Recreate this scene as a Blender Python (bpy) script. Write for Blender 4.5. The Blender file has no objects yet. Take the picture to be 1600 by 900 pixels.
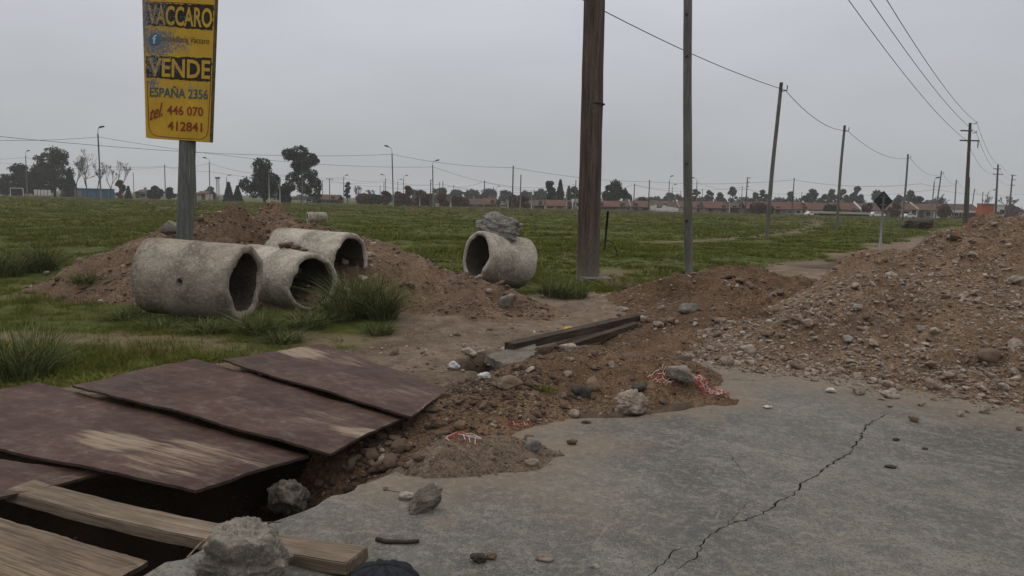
import bpy, bmesh, math, random
import numpy as np
from mathutils import Vector, Matrix, Euler
from mathutils.geometry import delaunay_2d_cdt

# ------------------------------------------------------------------ camera, sky, sun, exposure
scene = bpy.context.scene
COL = scene.collection
FPX = 1155.0
PITCH = math.atan(137.0 / FPX)
ROLL = math.radians(1.34)
CAMH = 1.6
HAZE = 0.0004
cam_data = bpy.data.cameras.new("camera")
cam_data.sensor_width = 36.0
cam_data.lens = FPX / 1600.0 * 36.0
cam_data.clip_start = 0.05
cam_data.clip_end = 6000.0
cam = bpy.data.objects.new("camera", cam_data)
COL.objects.link(cam)
cam.matrix_world = (Matrix.Translation((0, 0, CAMH)) @ Matrix.Rotation(math.pi / 2 - PITCH, 4, 'X')
                    @ Matrix.Rotation(ROLL, 4, 'Z'))
scene.camera = cam

SUN_EL, SUN_AZ = 52.0, -35.0        # a high sun diffused by the cloud deck
world = bpy.data.worlds.new("World")
scene.world = world
world.use_nodes = True
wn = world.node_tree
wn.nodes.clear()
wo = wn.nodes.new("ShaderNodeOutputWorld")
bg_sky = wn.nodes.new("ShaderNodeBackground")
bg_cloud = wn.nodes.new("ShaderNodeBackground")
sky = wn.nodes.new("ShaderNodeTexSky")
sky.sky_type = 'NISHITA'
sky.sun_disc = False
sky.sun_elevation = math.radians(SUN_EL)
sky.sun_rotation = math.radians(SUN_AZ)
sky.dust_density = 4.0
sky.air_density = 1.0
hsv = wn.nodes.new("ShaderNodeHueSaturation")
hsv.inputs['Saturation'].default_value = 0.12
wn.links.new(sky.outputs[0], hsv.inputs['Color'])
wn.links.new(hsv.outputs[0], bg_sky.inputs['Color'])
bg_sky.inputs['Strength'].default_value = 0.05
# the cloud deck: grey ramp by elevation, faint cloud noise
tc = wn.nodes.new("ShaderNodeTexCoord")
sep = wn.nodes.new("ShaderNodeSeparateXYZ")
wn.links.new(tc.outputs['Generated'], sep.inputs[0])
rmp = wn.nodes.new("ShaderNodeValToRGB")
cr = rmp.color_ramp
cr.elements[0].position = 0.0
cr.elements[0].color = (0.37, 0.388, 0.40, 1)
cr.elements[1].position = 1.0
cr.elements[1].color = (1.25, 1.25, 1.27, 1)
e = cr.elements.new(0.10); e.color = (0.425, 0.44, 0.468, 1)
e = cr.elements.new(0.28); e.color = (0.555, 0.568, 0.625, 1)
wn.links.new(sep.outputs[2], rmp.inputs[0])
nz = wn.nodes.new("ShaderNodeTexNoise")
nz.inputs['Scale'].default_value = 2.2
nz.inputs['Detail'].default_value = 4.0
mp = wn.nodes.new("ShaderNodeMapping")
mp.inputs['Scale'].default_value = (1, 1, 3.0)
wn.links.new(tc.outputs['Generated'], mp.inputs[0])
wn.links.new(mp.outputs[0], nz.inputs['Vector'])
nr = wn.nodes.new("ShaderNodeMapRange")
nr.inputs['From Min'].default_value = 0.3; nr.inputs['From Max'].default_value = 0.7
nr.inputs['To Min'].default_value = 0.91; nr.inputs['To Max'].default_value = 1.09
wn.links.new(nz.outputs[0], nr.inputs[0])
mulc = wn.nodes.new("ShaderNodeVectorMath"); mulc.operation = 'SCALE'
wn.links.new(rmp.outputs[0], mulc.inputs[0]); wn.links.new(nr.outputs[0], mulc.inputs['Scale'])
wn.links.new(mulc.outputs[0], bg_cloud.inputs['Color'])
bg_cloud.inputs['Strength'].default_value = 1.0
mixw = wn.nodes.new("ShaderNodeMixShader")
mixw.inputs[0].default_value = 0.9
wn.links.new(bg_sky.outputs[0], mixw.inputs[1])
wn.links.new(bg_cloud.outputs[0], mixw.inputs[2])
wn.links.new(mixw.outputs[0], wo.inputs[0])

sl = bpy.data.lights.new("sun", 'SUN')
sl.energy = 0.6
sl.angle = math.radians(40)
sl.color = (1.0, 0.97, 0.93)
sun = bpy.data.objects.new("sun", sl)
COL.objects.link(sun)
_az, _el = math.radians(SUN_AZ), math.radians(SUN_EL)
_to = Vector((math.sin(_az) * math.cos(_el), math.cos(_az) * math.cos(_el), math.sin(_el)))
sun.rotation_euler = _to.to_track_quat('Z', 'Y').to_euler()
scene.view_settings.view_transform = 'Standard'
scene.view_settings.look = 'None'
scene.view_settings.exposure = 0.14
scene.view_settings.gamma = 1.0
scene.view_settings.use_curve_mapping = False
scene.cycles.max_bounces = 5
scene.cycles.use_denoising = True
scene.cycles.sample_clamp_indirect = 0.6
scene.cycles.volume_bounces = 1

# ------------------------------------------------------------------ helpers
def ray(px, py):
    x = (px - 800) / FPX; y = -(py - 450) / FPX
    x, y = x * math.cos(ROLL) - y * math.sin(ROLL), x * math.sin(ROLL) + y * math.cos(ROLL)
    return (x, math.cos(PITCH) + y * math.sin(PITCH), -math.sin(PITCH) + y * math.cos(PITCH))

def gp(px, py, z=0.0):            # photo point on a level plane
    v = ray(px, py); t = (z - CAMH) / v[2]
    return (v[0] * t, v[1] * t)

def at(px, py, d):                # photo point at depth d
    v = ray(px, py); t = d / v[1]
    return Vector((v[0] * t, d, CAMH + v[2] * t))

def _h(ix, iy, iz, seed):
    n = (ix.astype(np.int64) * 374761393 + iy.astype(np.int64) * 668265263 + iz.astype(np.int64) * 2147483647 + seed * 1274126177) & 0xffffffff
    n = ((n ^ (n >> 13)) * 1274126177) & 0xffffffff
    n = (n ^ (n >> 16)) & 0xffffffff
    return n / 4294967295.0

def vnoise(x, y, z=None, seed=0):
    x = np.asarray(x, float); y = np.asarray(y, float)
    z = np.zeros_like(x) if z is None else np.asarray(z, float)
    ix, iy, iz = np.floor(x), np.floor(y), np.floor(z)
    fx, fy, fz = x - ix, y - iy, z - iz
    s = lambda t: t * t * (3 - 2 * t)
    fx, fy, fz = s(fx), s(fy), s(fz)
    r = 0
    for dz in (0, 1):
        for dy in (0, 1):
            for dx in (0, 1):
                w = (fx if dx else 1 - fx) * (fy if dy else 1 - fy) * (fz if dz else 1 - fz)
                r = r + w * _h(ix + dx, iy + dy, iz + dz, seed)
    return r * 2 - 1

def fbm(x, y, z=None, oct=4, seed=0, gain=0.5):
    a, s, r = 1.0, 1.0, 0
    for o in range(oct):
        r = r + a * vnoise(np.asarray(x) * s + 13.7 * o, np.asarray(y) * s + 7.1 * o, None if z is None else np.asarray(z) * s, seed + o)
        a *= gain; s *= 2.03
    return r

def tag(o, label=None, cat=None, group=None, kind=None):
    if label: o['label'] = label
    if cat: o['category'] = cat
    if group: o['group'] = group
    if kind: o['kind'] = kind
    return o

def empty(name, loc, label, cat, group=None):
    o = bpy.data.objects.new(name, None)
    o.empty_display_size = 0.1
    o.location = loc
    COL.objects.link(o)
    return tag(o, label, cat, group)

def mk(name, V, F, mat, parent=None, smooth=False):
    V = np.asarray(V, float)
    if parent is not None:
        V = V - np.array(root_loc(parent))
    me = bpy.data.meshes.new(name)
    if isinstance(F, np.ndarray):
        k = F.shape[1]
        me.vertices.add(len(V)); me.vertices.foreach_set('co', V.ravel())
        me.loops.add(F.size); me.loops.foreach_set('vertex_index', F.ravel().astype(np.int32))
        me.polygons.add(len(F))
        me.polygons.foreach_set('loop_start', (np.arange(len(F)) * k).astype(np.int32))
        me.polygons.foreach_set('loop_total', np.full(len(F), k, np.int32))
        me.update(calc_edges=True); me.validate()
    else:
        me.from_pydata([tuple(v) for v in V], [], F)
        me.update()
    if smooth:
        me.polygons.foreach_set('use_smooth', np.ones(len(me.polygons), bool))
    for m in (mat if isinstance(mat, (list, tuple)) else [mat]):
        me.materials.append(m)
    o = bpy.data.objects.new(name, me)
    COL.objects.link(o)
    if parent is not None:
        o.parent = parent
    return o

def root_loc(o):
    l = Vector((0, 0, 0))
    while o is not None:
        l = l + o.location; o = o.parent
    return l

def fattr(o, name, vals):
    a = o.data.attributes.new(name, 'FLOAT', 'POINT')
    a.data.foreach_set('value', np.asarray(vals, np.float32))

def copy_tree(o, parent=None):
    c = o.copy(); COL.objects.link(c)
    if parent is not None: c.parent = parent
    for ch in list(o.children): copy_tree(ch, c)
    return c

class MB:
    def __init__(s): s.V = []; s.F = []
    def add(s, V, F):
        b = len(s.V); s.V += [tuple(v) for v in V]; s.F += [tuple(i + b for i in f) for f in F]; return s
    def box(s, c, size, rot=None):
        x, y, z = size[0] / 2, size[1] / 2, size[2] / 2
        V = [Vector(p) for p in ((-x, -y, -z), (x, -y, -z), (x, y, -z), (-x, y, -z), (-x, -y, z), (x, -y, z), (x, y, z), (-x, y, z))]
        if rot is not None:
            R = rot if isinstance(rot, Matrix) else Euler(rot).to_matrix()
            V = [R @ v for v in V]
        V = [v + Vector(c) for v in V]
        return s.add(V, [(0, 3, 2, 1), (4, 5, 6, 7), (0, 1, 5, 4), (1, 2, 6, 5), (2, 3, 7, 6), (3, 0, 4, 7)])
    def tube(s, pts, r, n=8, cap=True, jit=0, seed=0):
        pts = [Vector(p) for p in pts]
        rr = r if isinstance(r, (list, tuple)) else [r] * len(pts)
        V = []; up = None
        rnd = random.Random(seed)
        for i, p in enumerate(pts):
            t = (pts[min(i + 1, len(pts) - 1)] - pts[max(i - 1, 0)])
            if t.length < 1e-9: t = Vector((0, 0, 1))
            t.normalize()
            if up is None:
                up = Vector((0, 0, 1)) if abs(t.z) < 0.9 else Vector((1, 0, 0))
            a = t.cross(up); 
            if a.length < 1e-6: a = t.orthogonal()
            a.normalize(); b = t.cross(a).normalized(); up = -b if False else up
            for k in range(n):
                an = 2 * math.pi * k / n
                q = rr[i] * (1 + (rnd.uniform(-jit, jit) if jit else 0))
                V.append(p + a * math.cos(an) * q + b * math.sin(an) * q)
        F = []
        for i in range(len(pts) - 1):
            for k in range(n):
                F.append((i * n + k, i * n + (k + 1) % n, (i + 1) * n + (k + 1) % n, (i + 1) * n + k))
        if cap:
            F.append(tuple(range(n))); F.append(tuple((len(pts) - 1) * n + k for k in reversed(range(n))))
        return s.add(V, F)
    def obj(s, name, mat, parent=None, smooth=False):
        return mk(name, s.V, s.F, mat, parent, smooth)

# ------------------------------------------------------------------ materials
class NT:
    def __init__(s, name):
        s.m = bpy.data.materials.new(name); s.m.use_nodes = True
        s.t = s.m.node_tree; s.t.nodes.clear()
        s.out = s.n("ShaderNodeOutputMaterial"); s.b = s.n("ShaderNodeBsdfPrincipled")
        s.l(s.b.outputs[0], s.out.inputs[0])
        s.b.inputs['Roughness'].default_value = 0.9
        s.b.inputs['Specular IOR Level'].default_value = 0.07
        s.tc = s.n("ShaderNodeTexCoord")
    def n(s, ty): return s.t.nodes.new(ty)
    def l(s, a, b): s.t.links.new(a, b)
    def put(s, sock, v):
        if hasattr(v, 'node'): s.l(v, sock)
        elif isinstance(v, (tuple, list)) and len(v) == 3 and sock.type == 'RGBA': sock.default_value = (*v, 1)
        else: sock.default_value = v
    def co(s, scale=(1, 1, 1), which='Object'):
        m = s.n("ShaderNodeMapping"); m.inputs['Scale'].default_value = scale
        if which == 'Position':
            g = s.n("ShaderNodeNewGeometry"); s.l(g.outputs['Position'], m.inputs[0])
        else:
            s.l(s.tc.outputs[which], m.inputs[0])
        return m.outputs[0]
    def rotsc(s, rz, sc, loc=(0, 0, 0), which='Object'):
        a = s.n("ShaderNodeMapping"); a.inputs['Rotation'].default_value = (0, 0, rz); s.l(s.co(which=which), a.inputs[0])
        b = s.n("ShaderNodeMapping"); b.inputs['Scale'].default_value = sc; b.inputs['Location'].default_value = loc; s.l(a.outputs[0], b.inputs[0])
        return b.outputs[0]
    def noise(s, scale, detail=4, rough=0.55, vec=None, dist=0):
        n = s.n("ShaderNodeTexNoise"); n.inputs['Scale'].default_value = scale
        n.inputs['Detail'].default_value = detail; n.inputs['Roughness'].default_value = rough
        n.inputs['Distortion'].default_value = dist
        s.l(vec if vec is not None else s.co(), n.inputs['Vector']); return n.outputs[0]
    def voro(s, scale, vec=None, feat='F1', out='Distance'):
        n = s.n("ShaderNodeTexVoronoi"); n.inputs['Scale'].default_value = scale; n.feature = feat
        s.l(vec if vec is not None else s.co(), n.inputs['Vector']); return n.outputs[out]
    def ramp(s, f, *st):
        r = s.n("ShaderNodeValToRGB"); c = r.color_ramp
        def col(v): return (*v, 1) if isinstance(v, (tuple, list)) else (v, v, v, 1)
        c.elements[0].position = st[0][0]; c.elements[0].color = col(st[0][1])
        c.elements[1].position = st[-1][0]; c.elements[1].color = col(st[-1][1])
        for p, v in st[1:-1]:
            e = c.elements.new(p); e.color = col(v)
        s.put(r.inputs[0], f); return r.outputs[0]
    def mix(s, f, a, b, mode='MIX'):
        m = s.n("ShaderNodeMix"); m.data_type = 'RGBA'; m.blend_type = mode
        s.put(m.inputs[0], f); s.put(m.inputs[6], a); s.put(m.inputs[7], b); return m.outputs[2]
    def math(s, op, a, b=0.0, clamp=False):
        m = s.n("ShaderNodeMath"); m.operation = op; m.use_clamp = clamp
        s.put(m.inputs[0], a); s.put(m.inputs[1], b); return m.outputs[0]
    def attr(s, name):
        a = s.n("ShaderNodeAttribute"); a.attribute_name = name; return a.outputs['Fac']
    def rand(s):
        return s.n("ShaderNodeObjectInfo").outputs['Random']
    def base(s, c): s.put(s.b.inputs['Base Color'], c); return s
    def rough(s, v): s.put(s.b.inputs['Roughness'], v); return s
    def bump(s, h, strength=0.5, dist=0.02):
        b = s.n("ShaderNodeBump"); b.inputs['Strength'].default_value = strength; b.inputs['Distance'].default_value = dist
        s.put(b.inputs['Height'], h); s.l(b.outputs[0], s.b.inputs['Normal']); return s

def m_plain(name, c, var=0.25, scale=6, rough=0.85, bump=0.2, metal=0.0):
    n = NT(name)
    d = tuple(x * (1 - var) for x in c); u = tuple(min(1, x * (1 + var)) for x in c)
    f = n.noise(scale, 5, 0.6)
    n.base(n.ramp(f, (0.3, d), (0.7, u))).rough(rough)
    n.b.inputs['Metallic'].default_value = metal
    if bump: n.bump(n.noise(scale * 6, 4), bump, 0.01)
    return n.m

def soil(name, dark, mid, pale, sc=1.0, grit=0.35, spec=None):
    dark, mid, pale = [(c[0] * 1.0, c[1] * .99, c[2] * .97) for c in (dark, mid, pale)]
    n = NT(name)
    v = n.co(which='Position')
    big = n.noise(1.5 * sc, 6, 0.68, v, .6)
    fine = n.noise(22 * sc, 6, 0.7, v)
    c1 = n.ramp(big, (0.36, dark), (0.5, mid), (0.64, pale))
    c1 = n.mix(n.ramp(n.noise(4.5 * sc, 5, 0.7, v), (0.40, 0.6), (0.54, 0.0)), c1, dark)
    c2 = n.mix(n.ramp(fine, (0.38, 0.9), (0.62, 0.0)), c1, tuple(x * 0.42 for x in mid))
    c2 = n.mix(n.ramp(n.noise(70 * sc, 4, 0.7, v), (0.5, 0.0), (0.68, 0.55)), c2, tuple(min(1, x * 1.5) for x in pale))
    st = n.voro(38 * sc, v)
    sel = n.ramp(n.noise(30 * sc, 2, 0.5, v), (0.5, 0.0), (0.62, 1.0))
    stone = n.math('MULTIPLY', n.ramp(st, (0.16, 1.0), (0.3, 0.0)), sel)
    c3 = n.mix(n.math('MULTIPLY', stone, grit), c2, spec or tuple(min(1, x * 1.9) for x in pale))
    n.base(c3).rough(0.95)
    hgt = n.math('ADD', n.math('MULTIPLY', fine, 0.7), n.math('MULTIPLY', stone, 0.35))
    hgt = n.math('ADD', hgt, n.math('MULTIPLY', n.noise(6 * sc, 5, 0.6, v), 1.2))
    n.bump(hgt, 1.0, 0.07)
    return n.m

MAT = {}
MAT['heap_back'] = soil('reddish_brown_soil', (0.120, 0.073, 0.048), (0.190, 0.122, 0.080), (0.281, 0.196, 0.133))
MAT['heap_mid'] = soil('damp_brown_soil', (0.096, 0.058, 0.035), (0.158, 0.097, 0.058), (0.241, 0.155, 0.095))
MAT['heap_ridge'] = soil('crumbly_brown_soil', (0.112, 0.069, 0.041), (0.183, 0.114, 0.068), (0.280, 0.182, 0.111))
MAT['heap_big'] = soil('stony_brown_soil', (0.136, 0.085, 0.053), (0.228, 0.149, 0.096), (0.339, 0.231, 0.150), grit=.5)
MAT['heap_sand'] = soil('dry_sandy_soil', (0.146, 0.105, 0.074), (0.209, 0.154, 0.112), (0.261, 0.199, 0.147))

def m_ground():
    n = NT('field_ground')
    v = n.co(which='Position')
    dirt, dry, pud = n.attr('dirt'), n.attr('dry'), n.attr('damp')
    big = n.noise(0.6, 5, 0.6, v); fine = n.noise(18, 6, 0.7, v)
    g = n.ramp(n.noise(2.5, 6, 0.65, v), (0.36, (.042, .049, .011)), (0.5, (.066, .074, .016)), (0.64, (.095, .10, .028)))
    g = n.mix(n.ramp(n.noise(0.06, 4, 0.6, v), (0.45, 0.0), (0.7, 0.5)), g, (.085, .075, .04))
    g = n.mix(dry, g, n.ramp(fine, (0.3, (.10, .075, .04)), (0.7, (.19, .15, .09))))
    d = n.ramp(n.noise(1.6, 7, .72, v, .8), (0.38, (.14, .10, .068)), (0.5, (.215, .16, .112)), (0.62, (.29, .225, .165)))
    d = n.mix(n.ramp(n.noise(5, 6, .7, v), (.40, .6), (.53, 0.0)), d, (.12, .085, .058))
    d = n.mix(n.ramp(fine, (0.35, 0.7), (0.7, 0.0)), d, (.10, .07, .05))
    st = n.math('MULTIPLY', n.ramp(n.voro(30, v), (0.15, 1.0), (0.3, 0.0)), n.ramp(n.noise(24, 2, 0.5, v), (0.52, 0.0), (0.64, 1.0)))
    d = n.mix(n.math('MULTIPLY', st, 0.45), d, (.33, .28, .23))
    d = n.mix(pud, d, (.065, .045, .032))
    n.base(n.mix(dirt, g, d)).rough(0.95)
    n.bump(n.math('ADD', fine, n.math('ADD', n.math('MULTIPLY', st, 0.4), n.noise(5, 5, 0.6, v))), 0.8, 0.04)
    return n.m
MAT['ground'] = m_ground()

def m_slab():
    n = NT('worn_road_concrete')
    v = n.co(which='Position')
    big = n.noise(0.7, 6, 0.6, v); mid = n.noise(7, 6, 0.65, v); fine = n.noise(90, 4, 0.7, v)
    c = n.ramp(big, (0.38, (.095, .086, .071)), (0.5, (.150, .137, .114)), (0.62, (.205, .187, .153)))
    c = n.mix(n.ramp(mid, (0.38, 0.6), (0.56, 0.0)), c, (.095, .093, .086))
    c = n.mix(n.ramp(n.noise(2.2, 7, 0.72, n.rotsc(.7, (1, 2.2, 1), (0, 0, 0), 'Position')), (0.5, 0.0), (0.64, 0.55)), c, (.26, .24, .205))
    c = n.mix(n.ramp(fine, (0.38, 0.75), (0.52, 0.0)), c, (.06, .058, .053))
    c = n.mix(n.ramp(n.voro(80, v), (0.12, .9), (0.34, 0.0)), c, n.ramp(n.noise(60, 1, .5, v), (.45, (.06, .058, .055)), (.55, (.30, .275, .24))))
    c = n.mix(n.ramp(n.noise(150, 3, 0.7, v), (0.54, 0.0), (0.68, 0.35)), c, (.27, .26, .24))
    c = n.mix(n.ramp(n.noise(34, 4, 0.75, v), (0.38, 0.4), (0.50, 0.0)), c, (.085, .083, .077))
    c = n.mix(n.ramp(n.noise(0.9, 5, 0.65, n.co((1.7, 1, 1), 'Position')), (0.52, 0.0), (0.66, 0.6)), c, (.10, .098, .09))
    # scuffs: short stretched pale scrapes in a few directions
    for i, (rz, sc, lo) in enumerate(((0.6, (1.6, 30, 1), .60), (2.0, (1.3, 34, 1), .61), (-0.35, (1.8, 40, 1), .60), (1.3, (1.1, 24, 1), .63))):
        s = n.noise(1.0, 3, 0.6, n.rotsc(rz, sc, (3.1 * i, 7.7 * i, 0), 'Position'))
        brk = n.math('MULTIPLY', n.ramp(n.noise(25, 3, 0.6, v), (0.42, 0.0), (0.58, 1.0)), n.ramp(n.noise(1.5 + i, 3, 0.6, v), (0.45, 0.1), (0.6, 1.0)))
        c = n.mix(n.math('MULTIPLY', n.math('MULTIPLY', n.ramp(s, (lo, 0.0), (lo + .07, 1.0)), brk), 0.55), c, (.29, .268, .228))
    dust = n.attr('dust')
    f = n.math('MULTIPLY', dust, n.ramp(n.noise(5, 6, 0.7, v), (0.3, 0.25), (0.6, 1.0)))
    c = n.mix(f, c, (.19, .145, .105))
    c = n.mix(n.ramp(n.noise(17, 6, .75, v), (.50, 0.0), (.62, .55)), c, (.235, .21, .17))
    spk = n.ramp(n.voro(60, v), (0.06, 1.0), (0.13, 0.0))
    c = n.mix(n.math('MULTIPLY', spk, n.ramp(n.noise(14, 2, 0.5, v), (0.5, 0.0), (0.6, 0.5))), c, (.32, .29, .25))
    n.base(c).rough(0.85)
    n.bump(n.math('ADD', n.math('MULTIPLY', fine, 0.8), n.math('MULTIPLY', mid, 0.6)), 0.8, 0.014)
    return n.m
MAT['slab'] = m_slab()

def m_concrete(name, c, stain=(.07, .06, .05), sc=1.0, moss=0.35, grime_low=False):
    n = NT(name)
    v = n.co()
    a = n.noise(2.2 * sc, 6, 0.65, v, 0.4); f = n.noise(60 * sc, 4, 0.7, v)
    base = n.ramp(a, (0.36, tuple(x * .55 for x in c)), (0.5, c), (0.64, tuple(x * 1.3 for x in c)))
    base = n.mix(n.math('MULTIPLY', n.ramp(n.noise(1.3 * sc, 7, 0.75, v, 1.0), (0.48, 0.0), (0.60, 1.0)), moss), base, stain)
    base = n.mix(n.ramp(f, (0.36, 0.75), (0.52, 0.0)), base, tuple(x * .45 for x in c))
    base = n.mix(n.ramp(n.noise(22 * sc, 5, 0.75, v), (0.5, 0.0), (0.64, 0.55)), base, tuple(min(1, x * 1.55) for x in c))
    pit = n.ramp(n.voro(26 * sc, v), (0.05, 1.0), (0.16, 0.0))
    pit = n.math('MULTIPLY', pit, n.ramp(n.noise(8 * sc, 2, 0.5, v), (0.5, 0.0), (0.6, 1.0)))
    base = n.mix(n.math('MULTIPLY', pit, 0.7), base, tuple(x * .35 for x in c))
    n.base(base).rough(0.9)
    n.bump(n.math('SUBTRACT', n.math('ADD', n.math('ADD', n.math('MULTIPLY', f, 0.5), a), n.noise(14 * sc, 6, .7, v)), pit), 0.8, 0.03)
    return n.m
MAT['pipe'] = m_concrete('pipe_concrete', (.315, .272, .215), (.10, .082, .06), moss=.6)
MAT['pipe_bore_shade'] = m_concrete('painted_shade_pipe_bore', (.07, .058, .045), (.03, .026, .02), moss=.6)  # shade inside the pipes painted as a near-black concrete colour
MAT['pipe2'] = m_concrete('pale_pipe_concrete', (.39, .345, .28), (.12, .10, .075), moss=.45)
MAT['chunk'] = m_concrete('broken_concrete', (.28, .245, .20), (.09, .085, .075), 2.5, moss=.6)
MAT['chunk_dark'] = m_concrete('dark_concrete', (.10, .09, .078), (.045, .042, .038), 3, moss=.5)
MAT['chunk_mid'] = m_concrete('grey_broken_concrete', (.20, .17, .135), (.08, .076, .07), 3, moss=.5)
MAT['rubble'] = m_concrete('ash_grey_rubble', (.27, .25, .225), (.045, .042, .04), 4, moss=.8)
MAT['footing'] = m_concrete('footing_concrete', (.19, .175, .15), sc=2)

def m_pole_brown():
    n = NT('brown_stained_post')
    v = n.co((7, 7, 0.35)); w = n.co()
    s = n.noise(2.0, 6, 0.7, v); f = n.noise(40, 5, 0.75, n.co((1, 1, .25)))
    c = n.ramp(s, (0.36, (.048, .035, .028)), (0.5, (.095, .071, .057)), (0.64, (.145, .115, .095)))
    c = n.mix(n.ramp(f, (0.35, 0.6), (0.5, 0.0)), c, (.035, .025, .02))
    sx = n.n("ShaderNodeSeparateXYZ"); n.l(w, sx.inputs[0])
    low = n.math('ADD', sx.outputs[2], n.math('MULTIPLY', n.noise(3, 4, 0.6, w), 1.4))
    c = n.mix(n.ramp(n.math('MULTIPLY', low, .4), (0.45, 0.8), (0.75, 0.0)), c, n.ramp(f, (0.3, (.075, .06, .047)), (0.7, (.15, .125, .10))))
    n.base(c).rough(0.9); n.bump(n.math('ADD', f, s), 0.5, 0.02)
    return n.m
MAT['post'] = m_pole_brown()

def m_wood(name, dark, pale, along='z', sc=1.0, knots=True):
    n = NT(name)
    st = {'z': (14, 14, .7), 'x': (.7, 14, 14), 'y': (14, .7, 14)}[along]
    g = n.noise(2.0 * sc, 7, 0.7, n.co(st), 0.6); f = n.noise(9 * sc, 5, 0.7, n.co(st))
    c = n.ramp(g, (0.38, dark), (0.62, pale))
    c = n.mix(n.ramp(f, (0.35, 0.6), (0.55, 0.0)), c, tuple(x * .5 for x in dark))
    big = n.noise(1.2, 4, 0.6)
    c = n.mix(n.ramp(big, (0.4, 0.4), (0.65, 0.0)), c, tuple(x * .7 for x in dark))
    n.base(c).rough(0.85); n.bump(n.math('ADD', g, f), 0.4, 0.01)
    return n.m
MAT['wood_pole'] = m_wood('weathered_grey_pole_wood', (.10, .10, .083), (.225, .222, .19))
MAT['sign_post'] = m_wood('treated_grey_green_wood', (.10, .108, .098), (.24, .24, .22))
MAT['dark_pole'] = m_wood('dark_pole_wood', (.05, .046, .035), (.095, .085, .065))
MAT['far_pole'] = m_plain('far_pole_grey', (.13, .125, .115), .2, 2, bump=0)
MAT['far_pole_pale'] = m_plain('far_pole_pale', (.27, .26, .24), .2, 2, bump=0)
MAT['wire'] = m_plain('black_cable', (.012, .012, .013), .2, 5, 0.6, 0)
MAT['plank'] = m_wood('sandy_plank_wood', (.13, .10, .07), (.26, .20, .145), 'x', 1.0)
MAT['beam'] = m_wood('dark_wet_timber', (.035, .025, .019), (.105, .08, .06), 'x')

def m_board(name, base, mud, amount, raw=False):
    n = NT(name)
    v = n.co(); st = n.co((1.2, 16, 1))
    a = n.noise(1.6, 5, 0.6, v)
    c = n.ramp(a, (0.38, tuple(x * .7 for x in base)), (0.62, tuple(x * 1.25 for x in base)))
    c = n.mix(n.math('MULTIPLY', n.ramp(n.noise(3.5, 7, 0.75, n.co((1, 3, 1))), (0.47, 0.0), (0.66, 0.45)), 1.0), c, (.13, .10, .074))
    streak = n.noise(1.4, 7, 0.72, st, 0.3)
    if raw: c = n.mix(n.ramp(n.noise(2.2, 7, 0.72, n.co((1.0, 26, 1)), 0.5), (0.40, 0.85), (0.56, 0.0)), c, (.055, .038, .025))
    m = n.attr('mud')
    f = n.ramp(n.math('ADD', n.math('MULTIPLY', streak, 1.7), n.math('MULTIPLY', n.math('SUBTRACT', m, 0.9), .8)), (0.56, 0.0), (0.90, 1.0))
    f2 = n.math('MULTIPLY', n.ramp(n.noise(14, 6, 0.75, v), (0.52, 0.0), (0.66, 1.0)), n.ramp(a, (.40, 0.0), (.6, 1.0)))
    c = n.mix(n.math('MAXIMUM', n.math('MULTIPLY', f, amount), n.math('MULTIPLY', f2, .35 * amount)), c, mud)
    # fine pale scratches
    for rz in (0.3, 1.1, 2.2):
        sfac = n.ramp(n.noise(1.0, 2, 0.5, n.rotsc(rz, (1.2, 60, 1))), (0.70, 0.0), (0.75, 0.5))
        c = n.mix(sfac, c, (.22, .19, .16))
    n.base(c).rough(n.ramp(f, (0.0, 0.55), (1.0, 0.95)))
    n.b.inputs['Specular IOR Level'].default_value = 0.06
    n.bump(n.math('ADD', n.math('MULTIPLY', f, 0.6), streak), 0.25, 0.006)
    return n.m
MAT['board'] = m_board('maroon_formwork_face', (.056, .028, .0215), (.25, .195, .14), 0.92)
MAT['board_raw'] = m_board('bare_plywood_face', (.17, .12, .078), (.25, .19, .135), 0.8, True)
MAT['ply_edge'] = m_plain('plywood_edge', (.05, .035, .026), .4, 30)

SIGN_D = 11.3
SIGN_X = at(289, 365, SIGN_D).x
SIGN_WEAR = ((246, 66, .42, .34, 1.0), (239, 100, .26, .3, .72), (226, 25, .12, .9, .9), (246, 22, .30, .34, .7), (280, 70, .3, .2, .7),
             (300, 137, .5, .12, .5), (239, 130, .13, .12, .9), (275, 105, .5, .12, .4), (290, 30, .5, .1, .35))

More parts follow.
